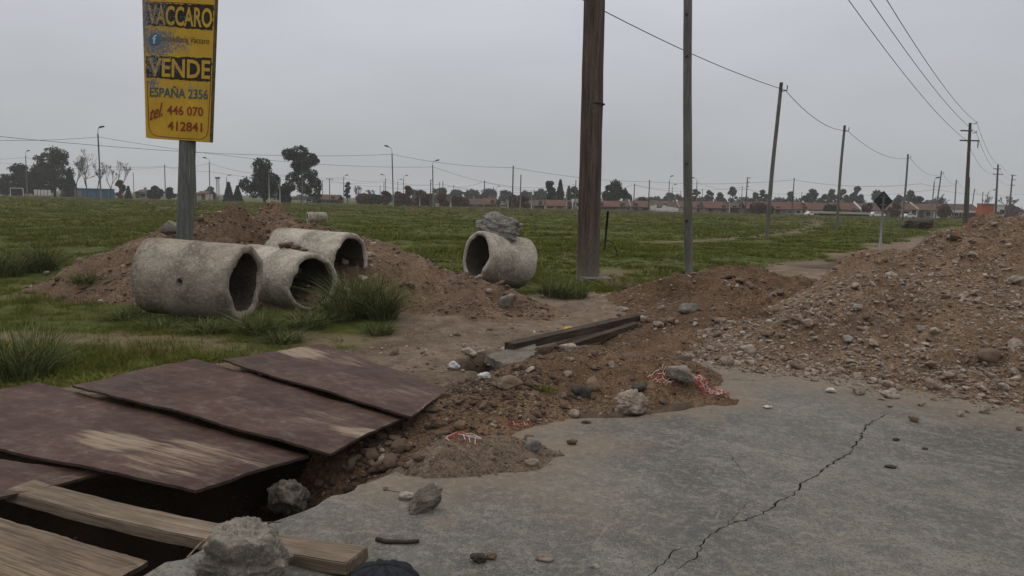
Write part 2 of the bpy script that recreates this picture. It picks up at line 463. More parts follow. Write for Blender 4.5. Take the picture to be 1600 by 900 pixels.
def m_sign(name, base, wear=True):
    n = NT(name)
    v = n.co()
    c = n.ramp(n.noise(3, 5, 0.6, v), (0.3, tuple(x * .82 for x in base)), (0.7, tuple(min(1, x * 1.1) for x in base)))
    sx = n.n("ShaderNodeSeparateXYZ"); n.l(v, sx.inputs[0])
    # flaked paint: strongest on the upper left of the panel (the panel's own x and z)
    if wear:
        def blob(cx, cz, rx, rz):
            dx = n.math('DIVIDE', n.math('SUBTRACT', sx.outputs[0], cx), rx)
            dz = n.math('DIVIDE', n.math('SUBTRACT', sx.outputs[2], cz), rz)
            return n.math('SUBTRACT', 1.0, n.math('ADD', n.math('MULTIPLY', dx, dx), n.math('MULTIPLY', dz, dz)), True)
        w = None
        for (bx, by, rx, rz, k) in SIGN_WEAR:
            q = at(bx, by, SIGN_D); q = n.math('MULTIPLY', blob(q.x - SIGN_X, q.z, rx, rz), k)
            w = q if w is None else n.math('MAXIMUM', w, q)
        fl = n.noise(26, 6, 0.75, v)
        f = n.ramp(n.math('ADD', n.math('MULTIPLY', fl, 0.9), n.math('MULTIPLY', w, 0.24)), (0.585, 0.0), (0.63, 1.0))
        c = n.mix(f, c, n.ramp(n.noise(50, 4, 0.7, v), (0.35, (.07, .075, .085)), (0.65, (.22, .22, .23))))
        drip = n.ramp(n.noise(1.5, 5, 0.7, n.co((14, 14, 1.2))), (0.55, 0.0), (0.75, .35))
        c = n.mix(drip, c, (.10, .065, .02))
    n.base(c).rough(0.6)
    n.b.inputs['Specular IOR Level'].default_value = 0.3
    return n.m
MAT['sign_yellow'] = m_sign('flaking_yellow_paint', (.50, .305, .018))
MAT['sign_black'] = m_sign('flaking_black_paint', (.014, .012, .010))
MAT['sign_blue'] = m_sign('faded_blue_paint', (.04, .085, .12))
MAT['sign_red'] = m_sign('faded_red_paint', (.22, .03, .012))
MAT['sign_badge'] = m_sign('badge_blue', (.045, .13, .20), False)
MAT['sign_white'] = m_plain('white_paint', (.48, .48, .46), .1, 8, bump=0)
MAT['rust_edge'] = m_plain('rusty_edge', (.10, .07, .03), .6, 12)

def m_grass(name, cols, dry=(.19, .15, .08), amt=0.14, island=False):
    n = NT(name)
    r = n.n('ShaderNodeNewGeometry').outputs['Random Per Island'] if island else n.rand()
    c = n.ramp(r, (0.0, cols[0]), (0.5, cols[1]), (.86, cols[2]), (1.0, (.26, .21, .11))) if island else n.ramp(r, (0.0, cols[0]), (0.5, cols[1]), (1.0, cols[2]))
    v = n.co(which='Position')
    pat = n.noise(0.35, 4, 0.6, v)
    c = n.mix(n.ramp(pat, (0.42, 0.0), (0.68, amt)), c, dry)
    c = n.mix(n.ramp(n.noise(0.03, 4, 0.6, n.co((1, .35, 1), 'Position')), (0.47, 0.0), (0.62, amt)), c, (.12, .09, .05))
    n.base(c).rough(0.9)
    n.b.inputs['Specular IOR Level'].default_value = 0.03
    return n.m
MAT['grass'] = m_grass('field_grass', ((.060, .076, .011), (.096, .112, .016), (.15, .156, .032)))
MAT['grass_dry'] = m_grass('dry_grass', ((.17, .13, .07), (.23, .18, .10), (.13, .125, .055)), amt=.4)
MAT['grass_tall'] = m_grass('tall_weed_grass', ((.05, .066, .02), (.08, .098, .03), (.14, .15, .07)), amt=.05, island=True)

def m_leaf(name, a, b, c):
    n = NT(name)
    v = n.co(which='Position')
    f = n.noise(0.35, 4, 0.6, v); g = n.noise(2.5, 3, 0.6, v)
    n.base(n.ramp(n.math('ADD', n.math('MULTIPLY', f, .6), n.math('MULTIPLY', g, .4)), (0.35, a), (0.5, b), (0.65, c))).rough(0.8)
    n.b.inputs['Specular IOR Level'].default_value = 0.1
    return n.m
MAT['leaf_green'] = m_leaf('mixed_green_leaves', (.022, .028, .012), (.042, .048, .02), (.068, .068, .03))
MAT['leaf_dark'] = m_leaf('dark_green_leaves', (.014, .02, .012), (.026, .034, .018), (.042, .05, .026))
MAT['leaf_euc'] = m_leaf('grey_green_leaves', (.03, .038, .028), (.05, .06, .043), (.075, .085, .062))
MAT['leaf_autumn'] = m_leaf('rusty_autumn_leaves', (.06, .03, .02), (.10, .05, .032), (.14, .075, .045))
MAT['leaf_olive'] = m_leaf('olive_leaves', (.05, .05, .025), (.075, .068, .032), (.10, .085, .04))
MAT['twig'] = m_plain('bare_twigs', (.07, .06, .052), .2, 3, bump=0)
MAT['bark'] = m_plain('dark_bark', (.05, .042, .034), .3, 3, bump=0)

def m_roof(name, a, b):
    n = NT(name)
    v = n.co((1, 1, 1))
    w = n.n("ShaderNodeTexWave"); w.inputs['Scale'].default_value = 1.6; w.inputs['Distortion'].default_value = .5
    w.bands_direction = 'X'; n.l(v, w.inputs['Vector'])
    c = n.ramp(n.noise(.7, 6, .7, v), (.3, a), (.7, b))
    c = n.mix(n.math('MULTIPLY', w.outputs['Fac'], .35), c, tuple(x * .5 for x in a))
    n.base(c).rough(.85); return n.m
MAT['roof'] = m_roof('clay_tiles', (.085, .042, .032), (.15, .075, .055))
MAT['roof2'] = m_roof('weathered_clay_tiles', (.07, .045, .037), (.115, .075, .06))
MAT['wall_grey'] = m_plain('grey_render', (.17, .16, .15), .25, .8, bump=0)
MAT['wall_white'] = m_plain('white_render', (.52, .51, .48), .12, .8, bump=0)
MAT['wall_cream'] = m_plain('cream_render', (.36, .32, .26), .15, .8, bump=0)
MAT['wall_dark'] = m_plain('dark_brick', (.075, .06, .052), .25, 1, bump=0)  # dark brown tone for walls, doors and window frames
MAT['window_glass'] = m_plain('window_glass', (.02, .024, .028), .2, 1, .2, 0)
MAT['blue'] = m_plain('blue_sheet', (.05, .12, .20), .15, 1, bump=0)
MAT['orange'] = m_plain('orange_wall', (.34, .085, .03), .12, .8, bump=0)
MAT['white_metal'] = m_plain('white_painted_metal', (.5, .5, .48), .1, 2, .5, 0)
MAT['galv'] = m_plain('galvanised_steel', (.22, .22, .215), .15, 8, .5, .1)
MAT['sign_back'] = m_plain('dark_sign_back', (.035, .036, .038), .2, 5, .6, 0)
MAT['black_plastic'] = m_plain('black_plastic', (.012, .012, .012), .2, 5, .5, 0)
MAT['dark_metal'] = m_plain('dark_iron', (.04, .036, .032), .3, 3, .7, 0)
MAT['mesh_red'] = m_plain('orange_red_plastic', (.34, .07, .045), .25, 20, .55, 0)
MAT['mesh_white'] = m_plain('faded_plastic_strip', (.50, .40, .36), .2, 20, .55, 0)
MAT['cloth'] = m_plain('charcoal_fabric', (.022, .024, .028), .3, 40, .8, .3)
MAT['plastic_bag'] = m_plain('crumpled_white_film', (.42, .42, .40), .2, 30, .4, .3)
MAT['stick'] = m_wood('dry_stick_bark', (.035, .028, .022), (.09, .072, .055), 'x', 3)
MAT['car_white'] = m_plain('white_car_paint', (.55, .55, .55), .05, 2, .35, 0)
MAT['rubber'] = m_plain('black_rubber', (.015, .015, .015), .2, 5, .9, 0)

def m_stone(name, cols, sc=12, dk=.8):
    n = NT(name)
    r = n.rand(); v = n.co()
    c = n.ramp(r, *[(i / (len(cols) - 1), k) for i, k in enumerate(cols)])
    f = n.noise(sc, 6, 0.7, v)
    c = n.mix(n.ramp(f, (0.36, dk), (0.58, 0.0)), c, (.12, .09, .066))
    n.base(c).rough(0.95); n.bump(n.math('ADD', f, n.noise(sc * 5, 4, .7, v)), 0.7, 0.02)
    return n.m
MAT['pebble'] = m_stone('mixed_pebbles', ((.26, .195, .148), (.20, .145, .108), (.42, .345, .27), (.23, .17, .128), (.52, .45, .37), (.26, .195, .15), (.38, .305, .24), (.22, .165, .125)), 3, .3)
MAT['clod'] = m_stone('soil_clods', ((.15, .103, .074), (.125, .086, .062), (.195, .14, .10), (.155, .11, .08)), 3)
MAT['clod_damp'] = m_stone('damp_clods', ((.085, .056, .04), (.11, .074, .053), (.07, .047, .034)), 9)
MAT['stone'] = m_stone('pale_stone', ((.33, .265, .205), (.42, .355, .285), (.28, .215, .165), (.46, .40, .33)), 14)
MAT['stone_brown'] = m_stone('brown_stone', ((.20, .13, .08), (.23, .16, .105)), 12)
MAT['stone_grey'] = m_stone('grey_stone', ((.22, .21, .19), (.27, .255, .23)), 12)

# ------------------------------------------------------------------ the lie of the land
E0 = np.array([-1.5, 3.0]); TD = np.array([.62, .78]) / np.hypot(.62, .78); ND = np.array([-TD[1], TD[0]])
EDGE_PTS = [(-4.5, -1.2), (-2.3, 1.9), (-1.5, 2.99), (-1.14, 3.48), (-.71, 4.1), (-.52, 4.42), (-.06, 4.91), (.35, 5.32), (.99, 5.45), (1.56, 5.76),
            (1.78, 6.15), (1.52, 6.62), (1.59, 7.13), (2.34, 7.98), (4.0, 10.2), (7.5, 14.6)]
def st_of(x, y):
    return (x - E0[0]) * TD[0] + (y - E0[1]) * TD[1], (x - E0[0]) * ND[0] + (y - E0[1]) * ND[1]

def seg_dist(x, y, pts):
    d = np.full(np.shape(x), 1e9)
    for (ax, ay), (bx, by) in zip(pts[:-1], pts[1:]):
        vx, vy = bx - ax, by - ay
        t = np.clip(((x - ax) * vx + (y - ay) * vy) / (vx * vx + vy * vy), 0, 1)
        d = np.minimum(d, np.hypot(x - ax - t * vx, y - ay - t * vy))
    return d

def inside(x, y, poly):
    r = np.zeros(np.shape(x), bool); n = len(poly)
    for i in range(n):
        x1, y1 = poly[i]; x2, y2 = poly[(i + 1) % n]
        c = ((y1 > y) != (y2 > y)) & (x < (x2 - x1) * (y - y1) / (y2 - y1 + 1e-12) + x1)
        r ^= c
    return r

ROAD = EDGE_PTS + [(60, 81), (230, 300), (250, 290), (75, 76), (22, 14), (14, 4), (8, -3)]
SLAB = EDGE_PTS + [(12.5, 12.5), (11.5, 6), (7.0, 0.2), (2.0, -1.5)]
GRASS_PX = [(1530, 343), (1500, 352), (1390, 379), (1270, 402), (1170, 417), (1060, 431), (960, 453), (880, 464), (790, 464), (700, 472), (640, 484), (622, 508),
            (560, 528), (450, 549), (330, 563), (110, 602), (0, 612), (-300, 660)]
GRASS = [gp(*p) for p in GRASS_PX] + [(-40, 3), (-400, 60), (-400, 400), (300, 400), (120, 150)]

def smooth(a, b, v):
    t = np.clip((v - a) / (b - a), 0, 1); return t * t * (3 - 2 * t)

def dirt_mask(x, y):
    j = fbm(x * 1.3, y * 1.3, oct=3, seed=5) * 0.22 * np.clip(y / 10, .6, 3)
    sd = seg_dist(x, y, GRASS[:18]); ins = inside(x, y, GRASS)
    sd = np.where(ins, sd, -sd) + j
    d = 1 - smooth(-.12, .18, sd)
    # footpath worn across the field
    path = [gp(1010, 378), gp(1120, 374), gp(1240, 362), gp(1275, 352), gp(1270, 342)]
    pd = seg_dist(x, y, path) / np.clip(y / 26, .5, 4)
    d = np.maximum(d, .75 * (1 - smooth(.12, .5, pd + fbm(x * .6, y * .6, seed=8) * .2)))
    return d

def dry_mask(x, y):
    c = gp(200, 530); a = smooth(1.0, .25, np.hypot((x - c[0]) / 2.0, (y - c[1]) / .62) + .35 * fbm(x * 1.5, y * 1.5, seed=3))
    c = gp(520, 520); b = smooth(1.0, .3, np.hypot((x - c[0]) / 1.0, (y - c[1]) / .55) + .3 * fbm(x * 1.5, y * 1.5, seed=4))
    c = gp(30, 460); e = smooth(1.0, .3, np.hypot((x - c[0]) / 1.2, (y - c[1]) / .6) + .3 * fbm(x * 1.5, y * 1.5, seed=4)) * .5
    c = gp(960, 425); f = smooth(1.0, .3, np.hypot((x - c[0]) / 1.0, (y - c[1]) / 1.6) + .3 * fbm(x * 1.5, y * 1.5, seed=4)) * .8
    return np.clip(np.maximum(np.maximum(a, b), np.maximum(e, f)), 0, 1)

def ground_z(x, y):
    t, s = st_of(x, y)
    edge = seg_dist(x, y, EDGE_PTS)
    road = inside(x, y, ROAD)
    near = np.clip(1 - (y - 14) / 10, 0, 1)
    z = -.04 + .05 * fbm(x * .5, y * .5, oct=4, seed=1) * np.clip(1.2 - y / 60, .3, 1)
    dm = dirt_mask(x, y)
    z = z + dm * near * (.03 * fbm(x * 2.2, y * 2.2, oct=4, seed=2) + .018 * np.abs(fbm(x * 9, y * 9, oct=2, seed=23)))
    # trench along the broken slab edge
    depth = np.interp(t, [-4, .7, 1.2, 1.9, 2.6, 4.0, 5.5, 7.5, 9.0], [.95, .9, .62, .34, .20, .10, .06, .03, .0])
    w = np.interp(t, [-4, 1.5, 2.6, 5, 9], [1.55, 1.5, 1.2, 1.3, 1.6])
    wob = .14 * fbm(x * 1.7, y * 1.7, oct=3, seed=11)
    side = smooth(w + .28, w - .1, s + wob) * np.where(s > -1.5, 1, 0)
    off = (~road)
    clod = .05 * fbm(x * 5, y * 5, oct=3, seed=12) + .03 * np.abs(vnoise(x * 11, y * 11, seed=13))
    tr = depth * side - clod * side * smooth(0, .2, depth)
    z = np.where(off & (s > -2.2) & (t < 9), z - tr, z)
    # soil banked against the slab edge where the trench has been half filled
    bank = smooth(.55, .0, edge) * np.interp(t, [-4, 1.0, 1.7, 2.4, 9], [.18, .25, .30, .22, .05])
    z = np.where(off & (t < 9), z + bank * (.8 + .5 * vnoise(x * 4, y * 4, seed=15)), z)
    # hole under the concrete fragment
    hx, hy = x - (-.09), y - 7.46
    ht, hs = hx * TD[0] + hy * TD[1], hx * ND[0] + hy * ND[1]
    z = z - .85 * smooth(1.0, .72, np.hypot(ht / .62, hs / .42))
    bt, bs = (x - .75) * TD[0] + (y - 8.45) * TD[1], (x - .75) * ND[0] + (y - 8.45) * ND[1]
    z = z - .60 * smooth(1.0, .6, np.hypot(bt / 1.35, bs / .34))
    # wheel-worn hollow beyond the near ridge
    z = np.where(road, -.17, z)
    z = np.where(off & (edge < .06) & (t < 12), np.minimum(z, -.03), z)
    far = smooth(140, 170, y)
    return z - far * .25

def tensor_grid(xs, ys):
    X, Y = np.meshgrid(xs, ys)
    nx, ny = len(xs), len(ys)
    i = np.arange(nx * ny).reshape(ny, nx)
    F = np.stack([i[:-1, :-1].ravel(), i[:-1, 1:].ravel(), i[1:, 1:].ravel(), i[1:, :-1].ravel()], 1)
    return X, Y, F

def grow(a, step, end, k):
    out = [a]; 
    while abs(out[-1]) < abs(end):
        out.append(out[-1] + step); step *= k
    return out[1:]
xs = list(np.arange(-7, 7.01, .055)); xs = grow(-7, -.07, -1150, 1.09)[::-1] + xs + grow(7, .07, 1150, 1.09)
ys = list(np.arange(1.2, 15.01, .055)); ys = grow(1.2, -.1, -300, 1.25)[::-1] + ys + grow(15, .06, 1350, 1.05)
X, Y, F = tensor_grid(np.array(xs), np.array(ys))
Z = ground_z(X, Y)
g = mk('ground', np.stack([X.ravel(), Y.ravel(), Z.ravel()], 1), F, MAT['ground'], smooth=True)
fattr(g, 'dirt', dirt_mask(X, Y).ravel()); fattr(g, 'dry', dry_mask(X, Y).ravel())
damp = smooth(-.03, -.2, Z) ; damp = np.maximum(damp, .7 * smooth(.55, .0, seg_dist(X, Y, EDGE_PTS[2:]) + .15 * fbm(X * 2, Y * 2, seed=21)))
t_, s_ = st_of(X, Y)
damp = np.maximum(damp, smooth(2.3, 1.5, s_ + .2 * fbm(X * 2, Y * 2, seed=22)) * np.where((t_ > 3.2) & (t_ < 9), 1, 0) * .35)
damp = np.maximum(damp, .8 * smooth(.7, .2, seg_dist(X, Y, [gp(1290, 418), gp(1345, 402), gp(1400, 389)]) / 1.6 + .3 * fbm(X, Y, seed=24)))
fattr(g, 'damp', damp.ravel())
tag(g, kind='structure')

# ------------------------------------------------------------------ heaps of spoil (height fields standing on the ground)
def ridge(x, y, pts, power=1.15, drop=.25, asym=None):
    P = []
    for a, b in zip(pts[:-1], pts[1:]):
        n = max(2, int(np.hypot(b[0] - a[0], b[1] - a[1]) / .08))
        for k in range(n): P.append([a[i] + (b[i] - a[i]) * k / n for i in range(4)])
    P.append(list(pts[-1]))
    h = np.full(np.shape(x), -1.0)
    for (px, py, hh, w) in P:
        if asym:
            ax, ay, ka, kb = asym
            da = (x - px) * ax + (y - py) * ay; db = -(x - px) * ay + (y - py) * ax
            u = np.hypot(np.where(da < 0, da * ka, da), np.where(db > 0, db * kb, db)) / w
        else:
            u = np.hypot(x - px, y - py) / w
        v = np.where(u < 1, hh * np.maximum(1 - u, 0) ** power, -drop * (u - 1) * w)
        h = np.maximum(h, v)
    return h

HEAPS = {}
def heap(name, label, cat, pts, power, mat, lump, seed, base, step, group='heaps of dug spoil', extra=None):
    def hz(x, y):
        warp = .18 * fbm(x * .9, y * .9, oct=3, seed=seed + 7)
        wx = x + warp; wy = y + .18 * fbm(x * .9 + 40, y * .9, oct=3, seed=seed + 8)
        h = ridge(wx, wy, pts, power, 1.3 if name == 'soil_ridge' else .3, (.87, .5, 1.8, 2.7) if name == 'gravel_heap' else None)
        if extra: h = np.maximum(h, ridge(wx, wy, extra, 1.0))
        k = smooth(.0, .25, h)
        a = lump * (fbm(x * 1.6, y * 1.6, oct=3, seed=seed) * .55 + np.abs(fbm(x * 4.5, y * 4.5, oct=4, seed=seed + 1)) * .32 + .17 * np.abs(fbm(x * 11, y * 11, oct=2, seed=seed + 2)))
        mod = .35 + 1.0 * smooth(-.35, .55, fbm(x * .8, y * .8, oct=2, seed=seed + 4))
        return base + h + a * mod * (.25 + .75 * k) - .02
    x0 = min(p[0] - p[3] for p in pts) - .2; x1 = max(p[0] + p[3] for p in pts) + .2
    y0 = min(p[1] - p[3] for p in pts) - .2; y1 = max(p[1] + p[3] for p in pts) + .2
    X, Y, F = tensor_grid(np.arange(x0, x1, step), np.arange(y0, y1, step))
    Z = hz(X, Y); G = ground_z(X, Y); road = inside(X, Y, SLAB)
    G = np.where(road, 0.0, G)
    keep = (Z > G - .05).ravel()
    F = F[keep[F].any(1)]
    Z = np.maximum(Z, G - .06)
    use = np.unique(F); re = np.full(X.size, -1); re[use] = np.arange(len(use))
    V = np.stack([X.ravel(), Y.ravel(), Z.ravel()], 1)[use]
    o = mk(name, V, re[F], mat, smooth=True)
    tag(o, label, cat, group)
    HEAPS[name] = (hz, (x0, x1, y0, y1))
    return o

heap('dirt_heap', 'long reddish brown earth heap behind the concrete pipes', 'dirt heap',
     [(-8.0, 14.2, .05, .6), (-7.5, 13.8, .18, .85), (-6.9, 13.3, .62, 1.35), (-6.1, 12.9, 1.14, 1.95), (-5.5, 12.9, 1.24, 2.3), (-4.6, 13.2, 1.20, 2.6), (-3.5, 13.2, 1.00, 2.5), (-2.6, 12.9, .92, 2.4),
      (-1.5, 12.3, .64, 1.9), (-1.0, 11.9, .46, 1.5), (-.5, 11.3, .25, 1.1), (-.1, 10.9, .12, .9)], 1.05, MAT['heap_back'], .27, 31, -.03, .06,
     extra=[(-4.55, 14.4, 1.55, 1.9)])
heap('gravel_heap', 'big heap of stony brown rubble spilling across the road on the right', 'rubble heap',
     [(2.3, 7.75, .03, .7), (3.0, 8.3, .20, 1.9), (4.1, 9.1, .60, 4.0), (5.2, 9.7, .97, 5.6), (6.3, 10.3, 1.30, 6.8), (7.7, 10.9, 1.66, 7.7), (9.8, 11.8, 1.85, 7.4)], 1.12, MAT['heap_big'], .20, 51, .0, .045)
heap('dirt_mound', 'low brown earth mound in front of the slim wooden pole', 'dirt mound',
     [(2.1, 11.2, .05, .7), (2.7, 11.7, .25, 1.2), (3.2, 12.0, .60, 1.8), (3.8, 12.3, .56, 1.8), (4.8, 12.8, .32, 1.6), (5.9, 13.3, .18, 1.2), (6.8, 14.3, .15, 1.1), (5.2, 13.0, .3, 1.3), (3.9, 11.9, .52, 1.8), (3.2, 10.8, .48, 1.7), (2.7, 9.7, .37, 1.45), (2.25, 8.7, .22, 1.15), (1.9, 8.0, .07, .7)], 1.0, MAT['heap_mid'], .24, 71, -.05, .06)
heap('soil_ridge', 'ridge of crumbly brown soil piled along the broken slab edge', 'soil ridge',
     [(-.80, 4.85, -.06, .35), (-.55, 5.05, .00, .5), (-.2, 5.45, .14, .68), (.35, 6.1, .20, .80), (.9, 6.6, .36, 1.05), (1.25, 6.55, .25, .68), (1.5, 6.15, .10, .38)], .85, MAT['heap_ridge'], .20, 91, -.02, .035)
heap('sand_mound', 'small pale sandy mound sitting on the grey slab', 'sand mound',
     [(-.42, 4.24, .09, .22), (-.24, 4.38, .18, .33), (.0, 4.46, .17, .31), (.18, 4.5, .11, .2)], .7, MAT['heap_sand'], .11, 111, -.02, .02)

def surf(x, y):
    x = np.asarray(x, float); y = np.asarray(y, float)
    z = np.where(inside(x, y, SLAB), 0.0, ground_z(x, y))
    for hz, (x0, x1, y0, y1) in HEAPS.values():
        m = (x > x0) & (x < x1) & (y > y0) & (y < y1)
        if m.any():
            z = np.where(m, np.maximum(z, hz(x, y)), z)
    return z

def hit(px, py):                 # where the photo's ray meets the surface
    v = ray(px, py)
    lo, hi = 2.5, 40.0
    for n in (420, 30):
        ts = np.linspace(lo, hi, n) / v[1]
        x, y, z = v[0] * ts, v[1] * ts, CAMH + v[2] * ts
        s = surf(x, y); k = int(np.argmax(z <= s))
        lo, hi = y[max(k - 1, 0)], y[k]
    return Vector((x[k], y[k], s[k]))

# ------------------------------------------------------------------ the concrete road slab, cracked through
def densify(pts, step, jit, seed, close=False):
    rnd = random.Random(seed); out = []
    n = len(pts)
    for i in range(n if close else n - 1):
        a, b = Vector(pts[i]).to_2d(), Vector(pts[(i + 1) % n]).to_2d()
        L = (b - a).length; m = max(1, int(L / step))
        nn = Vector((-(b - a).y, (b - a).x)) / max(L, 1e-6)
        for k in range(m):
            q = a + (b - a) * k / m
            if k: q = q + nn * rnd.uniform(-jit, jit)
            out.append((q.x, q.y))
    if not close: out.append(tuple(pts[-1][:2]))
    return out

CRACK = [(1008, 906), (1030, 884), (1050, 897 - 2), (1072, 879), (1090, 866), (1100, 845), (1112, 832), (1132, 822), (1145, 816), (1175, 808), (1200, 797), (1212, 790), (1213, 784), (1230, 777),
         (1242, 772), (1250, 757), (1260, 750), (1277, 742), (1292, 730), (1315, 715), (1332, 705), (1333, 697), (1345, 685), (1352, 665), (1370, 655), (1390, 645)][2:]
CRACK2 = [(1012, 900), (1026, 886), (1040, 875), (1048, 864), (1060, 857), (1078, 853)]
CRACK3 = [(1138, 704), (1150, 722), (1163, 738), (1184, 753)]
CRACK4 = [(1176, 779), (1158, 793), (1146, 806), (1134, 821)]
JOINT = [(1066, 588), (1100, 589), (1140, 593), (1196, 596)]
def crack_poly(px, w0, w1, seed, ext=None):
    pts = [gp(*p) for p in px]
    if ext: pts = ext + pts
    c = densify(pts, .025, .010, seed)
    rnd = random.Random(seed + 1); A, B = [], []
    for i, p in enumerate(c):
        a = Vector(c[max(i - 1, 0)]); b = Vector(c[min(i + 1, len(c) - 1)]); t = (b - a).normalized(); nn = Vector((-t.y, t.x))
        f = i / (len(c) - 1)
        w = (w0 + (w1 - w0) * f) * rnd.choice((rnd.uniform(.4, 1.1), rnd.uniform(.6, 1.3), rnd.uniform(1.0, 2.2))) * min(1, .25 + 6 * (1 - f)) * min(1, .25 + 8 * f)
        A.append(tuple(Vector(p) + nn * w)); B.append(tuple(Vector(p) - nn * w))
    return A + B[::-1]
outline = densify(SLAB[:14], .06, .022, 5) + [tuple(p) for p in SLAB[14:]]
holes = [crack_poly(CRACK, .0035, .0065, 3), crack_poly(CRACK2, .0028, .0035, 4), crack_poly(CRACK3, .002, .0025, 14), crack_poly(CRACK4, .0018, .0025, 15), crack_poly(JOINT, .008, .006, 6)]
V2 = []; Ed = []
for poly in [outline] + holes:
    b = len(V2); V2 += [Vector(p) for p in poly]; Ed += [(b + i, b + (i + 1) % len(poly)) for i in range(len(poly))]
rnd = random.Random(9)
for ix in range(90):
    for iy in range(90):
        x = -2 + ix * .11 + rnd.uniform(-.03, .03); y = 2.2 + iy * .11 + rnd.uniform(-.03, .03)
        V2.append(Vector((x, y)))
res = delaunay_2d_cdt(V2, Ed, [], 0, 1e-6)
VV = np.array([(v.x, v.y) for v in res[0]]); TT = np.array(res[2])
cc = VV[TT].mean(1)
ok = inside(cc[:, 0], cc[:, 1], outline)
for h in holes: ok &= ~inside(cc[:, 0], cc[:, 1], h)
TT = TT[ok]
cnt = {}
for tri in TT:
    for a, b in ((tri[0], tri[1]), (tri[1], tri[2]), (tri[2], tri[0])):
        if (b, a) in cnt: cnt.pop((b, a))
        else: cnt[(a, b)] = 1
zt = .006 * fbm(VV[:, 0] * .8, VV[:, 1] * .8, seed=77)
nV = len(VV)
SV = np.concatenate([np.column_stack([VV, zt]), np.column_stack([VV, np.full(nV, -.15)])])
SF = [tuple(t) for t in TT] + [(b, a, a + nV, b + nV) for a, b in cnt]
slab = mk('road', SV, SF, MAT['slab'])
toe = np.full(nV, 0.0)
for nm, rad in (('gravel_heap', .55), ('soil_ridge', .45), ('sand_mound', .34)):
    hz = HEAPS[nm][0]
    toe = np.maximum(toe, smooth(-rad * .9, -.01, hz(VV[:, 0], VV[:, 1]) + .10 * fbm(VV[:, 0] * 2.5, VV[:, 1] * 2.5, seed=5)))
toe = np.maximum(toe, .9 * smooth(.30, .02, seg_dist(VV[:, 0], VV[:, 1], EDGE_PTS) + .08 * fbm(VV[:, 0] * 4, VV[:, 1] * 4, seed=6)) * (VV[:, 1] > 4.3))
for (px, py, r) in ((700, 815, .10), (1100, 650, .22), (1090, 610, .2), (850, 875, .08)):
    q = gp(px, py); toe = np.maximum(toe, .9 * smooth(r, r * .2, np.hypot(VV[:, 0] - q[0], (VV[:, 1] - q[1]) * 1.3)))
fattr(slab, 'dust', np.concatenate([toe, toe]))
tag(slab, kind='structure')
# the same road going on beyond the rubble
rl = np.array([(7.5, 14.6), (30, 42.5), (60, 81), (120, 158), (230, 300)]); rr = rl + np.array([7.0, -5.2])
fr = mk('distant_road', np.concatenate([np.column_stack([rl, np.full(5, -.02)]), np.column_stack([rr, np.full(5, -.02)])]),
        [(i, i + 1, i + 6, i + 5)[::-1] for i in range(4)], MAT['slab'])
tag(fr, kind='structure')

# ------------------------------------------------------------------ stones and pebbles
def ico(sub):
    bm = bmesh.new(); bmesh.ops.create_icosphere(bm, subdivisions=sub, radius=1.0)
    V = np.array([v.co[:] for v in bm.verts]); F = np.array([[v.index for v in f.verts] for f in bm.faces]); bm.free(); return V, F
ICO = {k: ico(k) for k in (2, 3, 4, 5, 6)}
def rock_shape(seed, sub=3, planes=14, flat=(1, .8, .6), rough=.10, soft=.0):
    rs = np.random.RandomState(seed); D, F = ICO[sub]
    N = rs.normal(size=(planes, 3)); N /= np.linalg.norm(N, axis=1)[:, None]; dist = rs.uniform(.58, .88, planes)
    dots = D @ N.T
    r = np.where(dots > .08, dist / np.maximum(dots, .08), 9).min(1)
    r = np.minimum(r, 1.15)
    r = r * (1 - soft) + soft * .9
    o = rs.uniform(0, 50, 3)
    r = r * (1 + rough * .6 * fbm(D[:, 0] * 2.5 + o[0], D[:, 1] * 2.5 + o[1], D[:, 2] * 2.5 + o[2], 5, seed, .62))
    return D * r[:, None] * np.array(flat), F

def rock(name, label, pos, size, mat, seed, cat='stone', rot=(0, 0, 0), sub=3, sink=.3, group=None, planes=11, rough=.10, smooth_sh=False):
    V, F = rock_shape(seed, sub, planes, (1, 1, 1), rough)
    V = V * np.array(size) * .5
    R = np.array(Euler(rot).to_matrix()); V = V @ R.T
    V[:, 2] -= V[:, 2].min() + sink * (V[:, 2].max() - V[:, 2].min()) * .5
    o = mk(name, V, F, mat, smooth=smooth_sh)
    o.location = pos
    return tag(o, label, cat, group)

